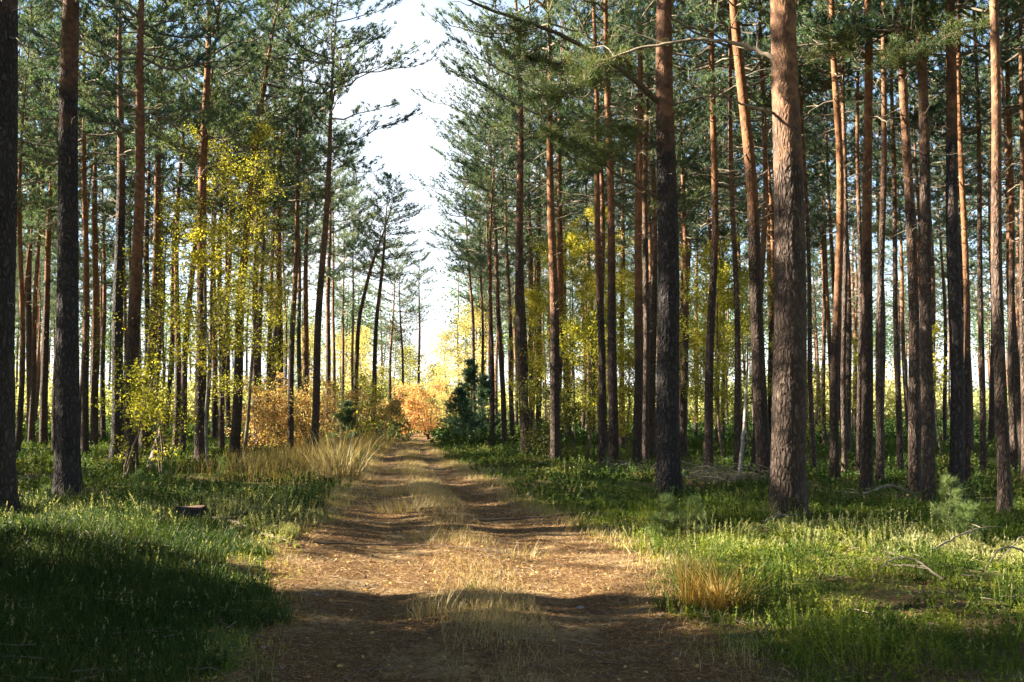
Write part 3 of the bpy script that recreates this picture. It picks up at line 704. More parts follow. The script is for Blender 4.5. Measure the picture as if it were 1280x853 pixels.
plant('birch_tree', 'birch', 252, 29, 1, 'yellow-leaved birch wrapping the tall pine in the left wood', YB, H=9.8, spread=2.1, nbr=60, nleaf=8600, leaf=.064, lmat='yelgreen', bmat='hazel', r0=.06)
plant('birch_tree', 'birch', 305, 31, 2, 'tall bright yellow birch under the leaning pine', YB, H=11, spread=1.7, nbr=55, nleaf=7600, leaf=.064, lmat='yelgreen', bmat='hazel', lo=.3, r0=.06)
plant('birch_tree', 'birch', 214, 27, 3, 'smaller yellow birch at the left flank of the birch group', YB, H=7.2, spread=1.7, nbr=42, nleaf=5200, leaf=.064, lmat='yelgreen', bmat='hazel', lo=.12, r0=.045)
plant('birch_tree', 'birch', 262, 24.5, 4, 'thin birch sapling with pale glowing leaves in front of the birch group', YB, H=5.8, spread=1.1, nbr=30, nleaf=3800, leaf=.085, lmat='yellow', bmat='birch', lo=.4, r0=.03)
plant('hazel_bush', 'bush', 158, 21.5, 5, 'low sprays of yellow-green leaves round the red-barked pine', 'leafy bushes', ('stem', 'leaves'), H=2.9, spread=1.0, nbr=24, nleaf=1500, leaf=.075, lmat='yelgreen', bmat='hazel', stems=3, r0=.02, clump=.1)
plant('hazel_bush', 'bush', 205, 22.5, 6, 'sparse leafy bush in shade right of the red-barked pine', 'leafy bushes', ('stem', 'leaves'), H=2.6, spread=1.1, nbr=24, nleaf=1300, leaf=.07, lmat='yelgreen', bmat='hazel', stems=3, r0=.02, clump=.1)
plant('birch_tree', 'birch', 340, 44, 7, 'far yellow birch just left of the slender dark pine', YB, H=7.0, spread=1.6, nbr=34, nleaf=4200, leaf=.10, lmat='yellow', bmat='hazel')
for i, (px, D, H_, sp, lab) in enumerate([(716, 38, 8.6, 1.6, 'yellow birch standing right of the sturdy red pine'), (748, 41, 9.5, 1.5, 'tall yellow birch behind the pinkish pine pair'),
        (735, 30.5, 4.2, 1.5, 'low spreading yellow birch left of the pinkish pine pair'), (782, 33, 3.6, 1.2, 'yellow birch bush between pinkish and sunlit-sided pines'),
        (820, 40, 7.4, 1.5, 'yellow birch mostly hidden by the great dark trunk'), (668, 45, 6.8, 1.4, 'thin-leaved yellow birch above the dark bramble bush'),
        (903, 31, 6.6, 1.3, 'yellow birch between the orange-topped pine and the birch pole'), (878, 36, 5.2, 1.2, 'small yellow birch close behind the orange-topped pine'),
        (934, 37, 6.8, 1.2, 'sparse yellow birch behind the bending reddish pine')]):
    plant('birch_tree', 'birch', px, D, 20 + i, lab, YB, H=H_, spread=sp + .35, nbr=44, nleaf=int(1900 * H_), leaf=.072, lmat=['yelgreen', 'yellow'][i % 2], bmat='hazel', r0=.04, lo=.2)
plant('birch_tree', 'birch', 1176, 30, 41, 'small birch with a few yellow leaves left of the dark shaded stout pine', YB, H=4.0, spread=.7, nbr=18, nleaf=700, leaf=.09, lmat='yellow', bmat='hazel', lo=.5, r0=.025)
plant('birch_tree', 'birch', 1070, 42, 42, 'sparse birch bush far back between the slim pines at right', YB, H=4.6, spread=1.5, nbr=26, nleaf=2200, leaf=.09, lmat='yelgreen', bmat='hazel', r0=.03)
plant('birch_tree', 'birch', 1013, 36, 43, 'low yellow birch behind the largest trunk on its right', YB, H=3.0, spread=1.2, nbr=24, nleaf=1600, leaf=.09, lmat='yellow', bmat='hazel', r0=.03)
plant('bramble_bush', 'bush', 684, 30, 44, 'dark dense bramble bush round the foot of the sturdy red pine', None, ('stem', 'leaves'), H=2.2, spread=1.3, nbr=50, nleaf=4200, leaf=.08, lmat='olive', bmat='hazel', stems=6, r0=.015, lo=.05)
OB = 'orange autumn bushes left of the track'
for i, (px, D, H_, sp, m_, lab) in enumerate([(318, 37, 2.3, 1.5, 'orange', 'pale orange bush at the left end of the row'), (352, 38, 2.9, 1.6, 'orange', 'orange bush behind the slender dark pine'),
        (387, 38.5, 3.1, 1.6, 'orange', 'rusty orange bush behind the dark leaning pine'), (420, 41, 3.4, 1.5, 'orange', 'tall orange bush behind the green young pine'),
        (448, 43, 3.6, 1.5, 'yelgreen', 'yellow-green bush at the foot of the steeply leaning pine'), (470, 47, 3.0, 1.4, 'orange', 'last orange bush of the row next to the track')]):
    plant('autumn_bush', 'bush', px, D, 60 + i, lab, OB, ('stem', 'leaves'), H=H_, spread=sp * 1.15, nbr=60, nleaf=3400, leaf=.09, lmat=m_, bmat='hazel', stems=7, r0=.018, lo=.04, up=.5)
for i, (px, D, H_, sp, lab) in enumerate([(508, 62, 3.3, 1.5, 'glowing red-orange bush at the end of the track, left half'), (535, 63, 3.6, 1.6, 'glowing red-orange bush at the end of the track, right half')]):
    plant('autumn_bush', 'bush', px, D, 70 + i, lab, 'glowing bushes at the end of the track', ('stem', 'leaves'), H=H_, spread=sp * 1.3, nbr=70, nleaf=3800, leaf=.12, lmat='redorange', bmat='hazel', stems=8, r0=.02, lo=.04, up=.5)
for i, (px, D, H_, sp, lab) in enumerate([(560, 74, 7.4, 1.8, 'pale golden birch in the sky gap behind the red-orange bush'), (578, 79, 9.0, 2.0, 'taller golden birch behind the dark young spruce'),
        (598, 70, 9, 2.0, 'golden birch glimpsed between the thin dark pines'), (494, 84, 9, 2.4, 'dim olive birch left of the lone distant pine'), (455, 80, 7.8, 2.6, 'pale yellow birch far behind the steeply leaning pine'),
        (425, 76, 7.5, 2.6, 'pale yellow birch far behind the orange bushes'), (512, 92, 7.5, 2.2, 'small green-gold birch beside the lone distant pine'), (385, 82, 8.5, 2.4, 'far yellow birch behind the close pair of pines'),
        (545, 92, 6.0, 2.2, 'farthest golden birch right of the lone distant pine')]):
    plant('birch_tree', 'birch', px, D, 80 + i, lab, 'pale birches at the end of the track', H=H_, spread=sp, nbr=50, nleaf=4500, leaf=.14, lmat='olive' if i == 3 else 'yelgreen' if i == 6 else 'gold', bmat='birch', r0=.07, lo=.12, droop=.4, clump=.25)

# --- young conifers
def conifer(name, cat, px, D, seed, label, H, Rr, mat, group=None, gap=.3, x=None, **k):
    x = gx(px, D) if x is None else x
    root = empty(name, (x, D, gh(x, D)), label=label, cat=cat, group=group)
    st = MB(); s = np.linspace(0, 1, 6); rng = np.random.default_rng(seed)
    tube(st, np.stack([.02 * H * np.sin(s * 4 + seed), .02 * H * np.sin(s * 3), H * s * 1.0 - .04], 1), .012 * H * (1 - .9 * s) + .002, 7)
    ob('trunk', st.mesh('trunk', [M['hazel']]), root)
    c = crown_mesh('crown', seed, H=H, Rr=Rr, mat=mat, cone=True, gap=gap, keep=.95, **k)
    ob('crown', c, root, (0, 0, .04 * H)); return root
big = dict(per=(4, 8), sub=9, blades_n=12, nl=(.08, .16), nw=.014, tuft=.12, bare_r=.15)
YS = 'dark young spruces by the end of the track'
conifer('young_spruce', 'young spruce', 588, 50, 201, 'dark blue-green young spruce right of the track end, tallest of its group', 3.9, 1.0, 'spruce', YS, .34, **big)
conifer('young_spruce', 'young spruce', 574, 47, 202, 'lower dark young spruce at the track side of its group', 2.3, .95, 'spruce', YS, .28, **big)
conifer('young_spruce', 'young spruce', 606, 49, 203, 'dark young spruce at the right of its group among thin pines', 3.0, .85, 'spruce', YS, .32, **big)
conifer('young_pine', 'young pine', 431, 40, 204, 'deep green young pine among the orange bushes', 1.8, .7, 'needle', None, .3, **big)
conifer('young_pine', 'young pine', 492, 50, 205, 'pale green young pine by the track end left of the red-orange bushes', 1.9, .8, 'needle_sap', None, .2, **big)
sap = dict(per=(4, 7), sub=5, blades_n=18, nl=(.05, .085), nw=.0022, tuft=.045, bare_r=.25)
SP = 'pine saplings in the heather'
def sapling(px, py, seed, H, lab, Rr=None):
    conifer('pine_sapling', 'pine sapling', px, gdepth(py), seed, lab, H, Rr or H * .42, 'needle_sap', SP, .12, **sap)
sapling(1184, 672, 211, .62, 'pale silvery pine sapling in front of the dark shaded stout pine')
sapling(1205, 678, 217, .42, 'shorter pale sapling touching the right side of the silvery sapling')
sapling(830, 668, 212, .42, 'soft green pine sapling left in front of the great dark trunk')
sapling(868, 664, 218, .36, 'small green sapling right in front of the great dark trunk')
sapling(176, 632, 213, .42, 'light green pine sapling among the heather left of the stump')
sapling(208, 606, 214, .42, 'pale sapling glowing in shade beyond the stump')
sapling(282, 596, 215, .34, 'small sapling near the foot of the leaning pine')
sapling(60, 640, 216, .30, 'tiny sapling between the two thickest trunks on the left')

# unseen young spruces added on the left, sized to shade the foreground
for i, (x, Y, H_, Rr_) in enumerate([(-7.6, 9.7, 2.6, 1.1), (-7.9, 8.2, 3.3, 1.1), (-6.7, 7.1, 3.0, 1.0), (-6.4, 5.9, 4.6, 1.3), (-6.0, 4.6, 4.8, 1.3), (-8.2, 7.0, 7.4, 1.5), (-8.6, 5.7, 8.2, 1.8), (-10.5, 6.7, 9.0, 1.7), (-8.4, 4.5, 7.8, 1.7), (-9.2, 8.7, 5.2, .9), (-5.6, 3.2, 4.4, 1.2)]):
    conifer('young_spruce', 'young spruce', 0, Y, 230 + i, 'unseen young spruce added beyond the lower left to throw shade', H_, Rr_, 'spruce', 'shade-throwing young spruces added beyond the left of the view', .24, x=x, **big)

# ------------------------------------------------------------------ ground cover (nobody could count it)
rng = np.random.default_rng(3)
def pts_in(n, y0, y1, pw=1.0, m=.03, x_ok=None):
    """points spread over the wedge one can see, evenly per square metre when pw = 1"""
    Y = np.sqrt(rng.uniform(y0 ** 2, y1 ** 2, n)); X = rng.uniform(-1, 1, n) * (.5145 + m) * Y
    return X, Y
def off_track(X, Y, pad=0.): return np.abs(X - pcx(Y)) > phw(Y) + pad + .26 * sn(X, Y, 2.1) + .14 * sn(X, Y, 5)
def Z3(X, Y, dz=0.): return np.stack([X, Y, hgt(X, Y) + dz], 1)
def heather(name, X, Y, hmin, hmax, nl, leafL, mat, lab, tips=0., wide=.5):
    n = len(X); mb = MB(); cs = .42 + .012 * float(Y.mean())
    ix, iy = np.floor(X / cs), np.floor(Y / cs); hh = lambda a: (np.sin(ix * 127.1 + iy * 311.7 + a) * 43758.5453) % 1
    ox = X - (ix + .5 + (hh(0) - .5) * .5) * cs; oy = Y - (iy + .5 + (hh(1) - .5) * .5) * cs; dd = np.hypot(ox, oy) / (cs * .6)
    az = np.arctan2(oy, ox) + rng.normal(size=n) * .5; ln = np.clip(dd * .75 + rng.normal(size=n) * .18, 0, 1.2)
    H = rng.uniform(hmin, hmax, n) * np.clip(1.3 - .7 * dd ** 2, .35, 1.3) * (.55 + .9 * hh(2)) * np.clip(.85 + .55 * sn(X, Y, 2.6) + .35 * sn(X + 5, Y, 6.1), .3, 1.7)
    d = np.stack([np.cos(az) * np.sin(ln), np.sin(az) * np.sin(ln), np.cos(ln)], 1)
    B = Z3(X, Y, -.01)
    blades(mb, rng, B, d, H, .0022 + .0004 * Y, 0)
    Pp = np.repeat(B, nl, 0) + np.repeat(d * H[:, None], nl, 0) * rng.uniform(.12, 1, (n * nl, 1))
    D = unit(np.repeat(d, nl, 0) * .55 + unit(rng.normal(size=(n * nl, 3))) * .8)
    LL = np.repeat(leafL * (1 + .035 * Y), nl) * rng.uniform(.6, 1.3, n * nl)
    leaves(mb, rng, Pp, D, LL, LL * .28 * wide / .5)
    mats = [M[mat]]
    if tips:
        k = rng.random(n) < tips; Bt = (B + d * H[:, None] * .6)[k]; q = 9
        Pp = np.repeat(Bt, q, 0) + np.repeat(d[k] * H[k][:, None], q, 0) * rng.uniform(0, .6, (k.sum() * q, 1))
        D = unit(np.repeat(d[k], q, 0) + rng.normal(size=(len(Pp), 3)) * .45); blades(mb, rng, Pp, D, .022 * (1 + .02 * np.repeat(Y[k], q)), .004 + 0 * Pp[:, 0], 1); mats.append(M['heather_tip'])
    o = ob(name, mb.mesh(name, mats, smooth=False)); tag(o, lab, 'undergrowth', kind='stuff'); return o

def nostump(X, Y): return ((X - gx(241, 13.0)) / .36) ** 2 + ((Y - 12.7) / .6) ** 2 > 1
# green heather right of the track, near
X, Y = pts_in(74000, 4.6, 17); k = off_track(X, Y, .15) & (X > pcx(Y)) & (rng.random(len(X)) < .25 + .8 * (sn(X, Y, 1.7) + .7 * sn(X + 4, Y, 4.7) > -.2)); X, Y = X[k], Y[k]
heather('heather', X, Y, .06, .17, 14, .014, 'heather', 'green and yellow heather sprigs on the sunny right verge', tips=.05)
# left mound
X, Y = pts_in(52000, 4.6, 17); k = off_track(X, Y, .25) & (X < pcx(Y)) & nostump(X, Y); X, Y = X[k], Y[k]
heather('heather', X, Y, .06, .20, 12, .015, 'heather_shade', 'heather on the bank left of the track, coloured darker for the shade there', tips=.10)
# pale tipped heather on the lit rim by the stump
def blob(cx, cy, rx, ry, n):
    X = cx + rng.normal(size=n) * rx; Y = cy + rng.normal(size=n) * ry; return X, Y
bx = [(gx(290, 13.2), 13.2, .5, .35, 900), (gx(350, 11.9), 11.9, .28, .25, 600), (gx(180, 13.6), 13.6, .9, .4, 900), (gx(60, 13.4), 13.4, .6, .35, 500), (gx(375, 11.2), 11.3, .16, .16, 260),
      (gx(1120, 10.8), 10.8, 1.0, .3, 450), (gx(1230, 10.8), 10.8, .5, .3, 700), (gx(1010, 12.0), 12.0, .8, .4, 350)]
XX = []; YY = []
for a in bx:
    X, Y = blob(*a); XX.append(X); YY.append(Y)
X = np.concatenate(XX); Y = np.concatenate(YY); k = off_track(X, Y, -.1) & nostump(X, Y); X, Y = X[k], Y[k]
heather('flowering_heather', X, Y, .10, .22, 14, .016, 'heather_tip', 'pale faded heather plumes on the sunlit rims', tips=1.)
# bilberry and moss farther in
X, Y = pts_in(60000, 15, 46); k = off_track(X, Y, .3) & (sn(X, Y, .8) + .6 * sn(X, Y, 2.2) > -.35); X, Y = X[k], Y[k]
heather('bilberry', X, Y, .07, .24, 12, .024, 'bilberry', 'leafy green bilberry cover under the pines', wide=.8)
X, Y = pts_in(26000, 44, 95); k = off_track(X, Y, .3) | (Y > 72); X, Y = X[k], Y[k]
heather('bilberry', X, Y, .2, .6, 9, .05, 'bilberry', 'bilberry and low growth in the far part of the wood', wide=.9)
# grass on the left foreground and among the heather
def grassy(name, X, Y, L0, L1, W, mat, lab, droop=(.2, 1.2), lean=(.02, .5), cat='grass'):
    mb = MB(); n = len(X)
    arcs(mb, rng, Z3(X, Y, -.01), rng.random(n) * 6.283, rng.uniform(*lean, n), rng.uniform(L0, L1, n), W * (1 + .05 * Y), rng.uniform(*droop, n), seg=3)
    o = ob(name, mb.mesh(name, [M[mat]])); tag(o, lab, cat, kind='stuff'); return o
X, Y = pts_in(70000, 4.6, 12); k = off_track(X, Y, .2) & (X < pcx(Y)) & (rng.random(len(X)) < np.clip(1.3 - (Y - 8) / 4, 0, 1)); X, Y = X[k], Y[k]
grassy('grass', X, Y, .08, .24, .0022, 'grass_shade', 'grass filling the shaded left foreground, its green darkened for the shade')
X, Y = pts_in(20000, 4.6, 16); k = off_track(X, Y, .1) & (X > pcx(Y)) & (sn(X, Y, 1.1) > .15); X, Y = X[k], Y[k]
grassy('grass', X, Y, .05, .15, .0018, 'grass', 'fine green grass between the heather right of the track')
X, Y = pts_in(16000, 14, 44); k = off_track(X, Y, .1); X, Y = X[k], Y[k]
grassy('grass', X, Y, .15, .40, .002, 'grass', 'thin grass under the pines')
# dry grass ridge along the middle of the track
Y = rng.uniform(5.2, 60, 46000) ** 1.0; Y = 4.8 + (Y - 5.2) * rng.random(len(Y)) ** .6; X = pcx(Y) + np.clip(rng.normal(size=len(Y)), -1.8, 1.8) * (.20 + .001 * Y) + .05
k = (rng.random(len(X)) < .12 + .9 * np.clip(sn(X * .5, Y, 1.5) + .35, 0, 1)) & ~((Y > 8.8) & (Y < 11.2) & (rng.random(len(X)) < .8)); X, Y = X[k], Y[k]
grassy('dry_grass', X, Y, .04, .17, .0016, 'dry', 'straw-coloured dry grass along the middle ridge of the track', droop=(.3, 1.8))
# low dry grass at the edges and short turf
Y = rng.uniform(4.8, 50, 30000); sd = np.where(rng.random(len(Y)) < .5, -1, 1); X = pcx(Y) + sd * (phw(Y) + .12 + rng.normal(size=len(Y)) * .22)
k = (Y > 12.5) | ((sd > 0) & (Y > 8)) | ((rng.random(len(Y)) < .15) & (sd < 0)) | ((sd > 0) & (rng.random(len(Y)) < .4)); X, Y = X[k], Y[k]
grassy('dry_grass', X, Y, .04, .18, .0017, 'dry', 'dry grass along both edges of the track', droop=(.4, 1.8))
X, Y = blob(gx(360, 25), 25, .9, 1.8, 2200); X2, Y2 = blob(gx(440, 38), 38, 1.1, 5, 5200); X = np.concatenate([X, X2]); Y = np.concatenate([Y, Y2]); k = off_track(X, Y, -.05) & (X < pcx(Y)); X, Y = X[k], Y[k]
grassy('tawny_grass', X, Y, .25, .75,   .0022, 'tawny', 'tawny knee-high grass before the orange bushes', droop=(.2, .9), lean=(.02, .35))
# moss on the sides
def mossy(X, Y):
    mb = MB(); n = len(X); D = unit(rng.normal(size=(n, 3)) * .7 + np.array([0, 0, .9]))
    blades(mb, rng, Z3(X, Y), D, rng.uniform(.015, .04, n) * (1 + .03 * Y), .0035 * (1 + .03 * Y)); return mb
X, Y = pts_in(90000, 4.6, 18); d = np.abs(X - pcx(Y)) - phw(Y); k = (d > -.12 + .2 * sn(X, Y, 3)) & (d < 1.6); X, Y = X[k], Y[k]
M['moss'] = foliage('moss', [(.09, .12, .012), (.22, .25, .022), (.42, .42, .05), (.5, .38, .09)], trans=.3, spread=.5, patch=1.4)
tag(ob('moss', mossy(X, Y).mesh('moss', [M['moss']], smooth=False)), 'yellow-green moss lining the edges of the track', 'moss', kind='stuff')
# needle litter on the track
n = 90000; Y = 4.6 + 17 * rng.random(n) ** 1.7; X = pcx(Y) + rng.uniform(-1, 1, n) * (phw(Y) + .1)
az = rng.random(n) * 6.283; mb = MB(); D = unit(np.stack([np.cos(az), np.sin(az), rng.normal(size=n) * .22 + .08], 1))
blades(mb, rng, Z3(X, Y, .006), D, rng.uniform(.03, .075, n), .0016 + .0001 * Y)
tag(ob('pine_needles', mb.mesh('pine_needles', [M['litter']], smooth=False)), 'fallen brown pine needles covering the track', 'needle litter', kind='stuff')
n = 900; Y = 4.8 + 25 * rng.random(n) ** 1.5; X = pcx(Y) + rng.normal(size=n) * 1.6; az = rng.random(n) * 6.283; D = unit(np.stack([np.cos(az), np.sin(az), rng.normal(size=n) * .2], 1)); mb = MB()
leaves(mb, rng, Z3(X, Y, .015), D, rng.uniform(.02, .045, n), .012 + 0 * Y)
tag(ob('fallen_leaves', mb.mesh('fallen_leaves', [M['orange']], smooth=False)), 'scattered small autumn leaves on the ground', 'leaves', kind='stuff')
mb = MB(); n = 900; Y = 4.8 + 26 * rng.random(n) ** 1.6; X = rng.uniform(-.53, .53, n) * Y
for x, y in zip(X, Y):
    l = rng.uniform(.06, .42); a = rng.random() * 6.283; s_ = np.linspace(0, 1, 4); w_ = rng.normal(size=(4, 3)) * .012 * np.array([1, 1, .4]); on = abs(x - float(pcx(y))) < float(phw(y))
    px_ = x + math.cos(a) * l * s_; py_ = y + math.sin(a) * l * s_
    tube(mb, np.stack([px_, py_, hgt(px_, py_) + (.008 if on else rng.uniform(.01, .07))], 1) + w_, rng.uniform(.002, .0055) * (1 - .5 * s_), 4, m=int(rng.random() < .5))
tag(ob('twig_litter', mb.mesh('twig_litter', [M['dead'], M['hazel']])), 'small broken twigs strewn over the track and the verges', 'twigs', kind='stuff')
mb = MB(); n = 420; Y = 4.8 + 16 * rng.random(n) ** 1.6; X = pcx(Y) + rng.uniform(-1, 1, n) * phw(Y); OC = np.array([(1, 0, 0), (0, 1, 0), (-1, 0, 0), (0, -1, 0), (0, 0, 1), (0, 0, -1)], float)
for x, y in zip(X, Y):
    r_ = rng.uniform(.005, .017); mb.add(np.array([x, y, gh(x, y) + r_ * .4]) + OC * r_ * rng.uniform(.6, 1.3, (6, 3)), t=[(0, 1, 4), (1, 2, 4), (2, 3, 4), (3, 0, 4), (1, 0, 5), (2, 1, 5), (3, 2, 5), (0, 3, 5)])
M['pebble'] = plain('track_pebbles', [(.05, .04, .03), (.24, .20, .16)], 20)
tag(ob('gravel', mb.mesh('gravel', [M['pebble']])), 'scattered grit and cone scales on the track', 'gravel', kind='stuff')
# far thicket that closes the wood
def thicket():
    mb = MB(); n = 1700; Y = rng.uniform(95, 128, n); X = rng.uniform(-.62, .62, n) * Y
    for x, y in zip(X, Y):
        m = 170; h = (3.0 + 3.2 * (.5 + .5 * math.sin(x * .21 + 1) * math.sin(x * .07 + y * .05)) ** 1.5) * rng.uniform(.7, 1.15)
        if abs(x - float(pcx(70)) + (y - 70) * .06) < 6: h *= .75
        p = np.array([x, y, h * .5]) + rng.normal(size=(m, 3)) * np.array([1.3, 1.3, h * .27]); p[:, 2] = np.abs(p[:, 2])
        leaves(mb, rng, p, unit(rng.normal(size=(m, 3))), rng.uniform(.25, .5, m), .13)
    return mb
tag(ob('distant_thicket', thicket().mesh('distant_thicket', [M['farleaf']], smooth=False)), 'hazy green and yellow thicket closing the wood in the distance', 'thicket', kind='stuff')

def far_wood():
    mb = MB(); n = 190; Y = rng.uniform(98, 150, n); X = rng.uniform(-.6, .6, n) * Y
    k = np.abs(X / Y + .09) > .035; X = X[k]; Y = Y[k]
    for x, y in zip(X, Y):
        H = rng.uniform(14, 18); tube(mb, [(x, y, 0), (x + rng.normal() * .2, y, H * .5), (x + rng.normal() * .3, y, H)], [.14, .11, .03], 5, m=1)
        m = 420; p = rng.normal(size=(m, 3)) * np.array([1.2, 1.2, H * .13]) + np.array([x, y, H * .74])
        leaves(mb, rng, p, unit(rng.normal(size=(m, 3)) * np.array([1, 1, .4])), rng.uniform(.25, .5, m), .10)
    return mb
tag(ob('distant_wood', far_wood().mesh('distant_wood', [M['needle'], M['bark']], smooth=False)), 'blurred mass of pine crowns and stems at the far edge of the wood', 'wood', kind='stuff')

# ------------------------------------------------------------------ single things on the ground
def clump(name, cat, px, py, n, rad, L, W, mat, label, group=None, lean=(.03, .7), droop=(.2, 1.1), seed=0, x=None, az=None):
    r = np.random.default_rng(seed); D = gdepth(py); x = gx(px, D) if x is None else x
    root_z = gh(x, D); a = r.random(n) * 6.283; q = r.random(n) ** .7 * rad
    ln = lean[0] + (lean[1] - lean[0]) * (q / rad) * r.uniform(.4, 1.1, n)
    Pp = np.stack([np.cos(a) * q, np.sin(a) * q, np.zeros(n) - .02], 1)
    a = a + r.normal(size=n) * .75; L = (L[0] * .7, L[1])
    mb = MB(); arcs(mb, r, Pp, a, ln, r.uniform(*L, n), W, r.uniform(*droop, n), seg=5)
    o = ob(name, mb.mesh(name, [M[mat]] if isinstance(mat, str) else mat), None, (x, D, root_z))
    return tag(o, label, cat, group)
GC = 'grass clumps'
clump('grass_clump', 'grass clump', 424, 600, 280, .5, (.7, 1.5), .011, 'dry', 'tall arching straw-coloured grass clump left of the track', GC, lean=(.05, .6), droop=(.1, .8), seed=1)
clump('grass_clump', 'grass clump', 392, 592, 260, .7, (.5, 1.1), .010, 'tawny', 'tawny grass clump just left behind the tall straw-coloured one', GC, seed=2)
clump('grass_clump', 'grass clump', 893, 752, 330, .25, (.20, .54), .005, 'tussock', 'orange and yellow tussock on the right verge', GC, lean=(.05, 1.0), droop=(.3, 1.6), seed=3)
clump('grass_clump', 'grass clump', 862, 755, 55, .10, (.3, .62), .0035, 'orangegrass', 'upright golden blades at the left of the orange tussock', GC, lean=(.0, .25), droop=(.0, .3), seed=4)
clump('grass_clump', 'grass clump', 858, 757, 60, .16, (.12, .34), .004, 'grass', 'fresh green blades at the foot of the orange tussock', GC, lean=(.05, .5), seed=5)
clump('grass_clump', 'grass clump', 822, 757, 26, .05, (.15, .30), .004, 'grass', 'little green tuft alone left of the orange tussock', GC, lean=(.05, .4), droop=(.1, .6), seed=6)
clump('grass_stalk', 'grass stalk', 851, 752, 3, .05, (.95, 1.15), .0035, 'dry', 'very tall dry stalks standing above the orange tussock', GC, lean=(.0, .06), droop=(-.1, .1), seed=7)
clump('grass_clump', 'grass clump', 543, 768, 90, .16, (.18, .42), .0028, 'dry', 'pale dry grass tuft in the middle of the track foreground', GC, lean=(.02, .5), seed=8)
clump('grass_clump', 'grass clump', 520, 764, 50, .14, (.12, .30), .0028, 'dry', 'lower pale tuft touching the foreground tuft on its left', GC, seed=9)
clump('grass_clump', 'grass clump', 503, 616, 420, .55, (.2, .5), .004, 'dry', 'bright woolly straw tuft on the track ridge farther on', GC, lean=(.1, .9), seed=10)
clump('grass_clump', 'grass clump', 508, 636, 420, .60, (.16, .38), .004, 'dry', 'broad pale grass patch on the ridge this side of the woolly tuft', GC, lean=(.1, .9), seed=11)
clump('grass_clump', 'grass clump', 520, 670, 160, .30, (.10, .26), .003, 'dry', 'low straw tuft where the sun strikes across the track', GC, lean=(.1, .9), seed=12)
clump('grass_clump', 'grass clump', 645, 688, 80, .35, (.12, .32), .003, 'dry', 'thin pale tuft on the right wheel rut', GC, lean=(.1, .8), seed=13)
clump('grass_clump', 'grass clump', 495, 590, 360, .5, (.15, .4), .005, 'dry', 'distant straw tuft on the ridge beyond the woolly one', GC, lean=(.1, .9), seed=14)
clump('grass_clump', 'grass clump', 590, 735, 24, .05, (.08, .22), .003, 'grass', 'single small green tuft beside the foreground tuft', GC, seed=15)

def stump():
    D = 13.0; x = gx(241, D); z = gh(x, D) - .09
    root = empty('tree_stump', (x, D, z + .02), label='low sawn tree stump on the sunlit rim of the left bank', cat='tree stump')
    k = 40; a = np.arange(k) * 2 * np.pi / k; zs = [-.1, 0, .07, .14, .2, .265, .275]; rr = [.33, .29, .25, .225, .215, .21, .2]
    r = np.random.default_rng(5); mb = MB(); ridg = 1 + .05 * np.sin(a * 7) + .035 * np.sin(a * 13 + 1) + r.normal(size=k) * .012
    V = []
    for zz, ra in zip(zs, rr):
        f = 1 + (ridg - 1) * 1.3; V.append(np.stack([ra * f * np.cos(a), ra * f * np.sin(a), np.full(k, zz) + .01 * np.sin(a * 2)], 1))
    i = np.arange(6)[:, None] * k; j = np.arange(k)[None, :]; j2 = (j + 1) % k
    mb.add(np.concatenate(V), q=np.stack([i + j, i + j2, i + k + j2, i + k + j], -1).reshape(-1, 4)); root.scale = (.88, .88, .85); ob('bark', mb.mesh('bark', [M['bark_dark']]), root)
    mb = MB(); rings = [0, .05, .1, .15, .198]; V = [[0, 0, .274]]
    for ra in rings[1:]: V += [[ra * ridg[q] * math.cos(a[q]), ra * ridg[q] * math.sin(a[q]), .272 + .01 * math.sin(a[q] * 2) * ra / .2 + r.normal() * .0015] for q in range(k)]
    t = [[0, 1 + q, 1 + (q + 1) % k] for q in range(k)]; qd = [[1 + rI * k + q, 1 + (rI + 1) * k + q, 1 + (rI + 1) * k + (q + 1) % k, 1 + rI * k + (q + 1) % k] for rI in range(3) for q in range(k)]
    mb.add(V, t=t, q=qd); ob('cut_face', mb.mesh('cut_face', [M['cutwood']]), root)
stump()
def stick(name, pix, py0, r, label, mat='dead', arch=.12, twigs=4, seed=0, group='fallen branches', hs=None):
    rg = np.random.default_rng(seed); P_ = []
    for i, (px, py) in enumerate(pix):
        D = gdepth(py); x = gx(px, D); hh = hs[i] if hs else .04 + arch * math.sin(math.pi * i / (len(pix) - 1))
        P_.append((x, D, gh(x, D) + hh + (.05 if mat == 'dead' and not hs else 0)))
    P_ = np.array(P_); o0 = P_[0].copy(); P_ -= o0; n = len(P_)
    tt = np.linspace(0, n - 1, n * 5); W = np.stack([np.interp(tt, range(n), P_[:, i]) for i in range(3)], 1)
    for _ in range(3): W[1:-1] = (W[:-2] + 2 * W[1:-1] + W[2:]) / 4
    W[1:-1] += rg.normal(size=(len(W) - 2, 3)) * .006; s = np.linspace(0, 1, len(W)); mb = MB(); tube(mb, W, r * (1 - .7 * s), 7)
    for _ in range(twigs):
        i0 = rg.integers(2, len(W) - 2); d = unit(unit(W[i0 + 1] - W[i0]) + rg.normal(size=3) * .6); d[2] = abs(d[2]) * .6; l = rg.uniform(.15, .5); ss = np.linspace(0, 1, 4)
        tube(mb, W[i0] + d * (l * ss)[:, None] + np.array([0, 0, -.1 * l]) * (ss ** 2)[:, None], r * .45 * (1 - .6 * ss), 5)
    o = ob(name, mb.mesh(name, [M[mat]]), None, tuple(o0)); return tag(o, label, 'fallen branch', group)
stick('fallen_branch', [(1140, 622), (1110, 622), (1085, 630), (1062, 628)], 0, .035, 'pale forked branch lying between the stout trunks and the grey-footed pine', seed=1, arch=.18, twigs=5)
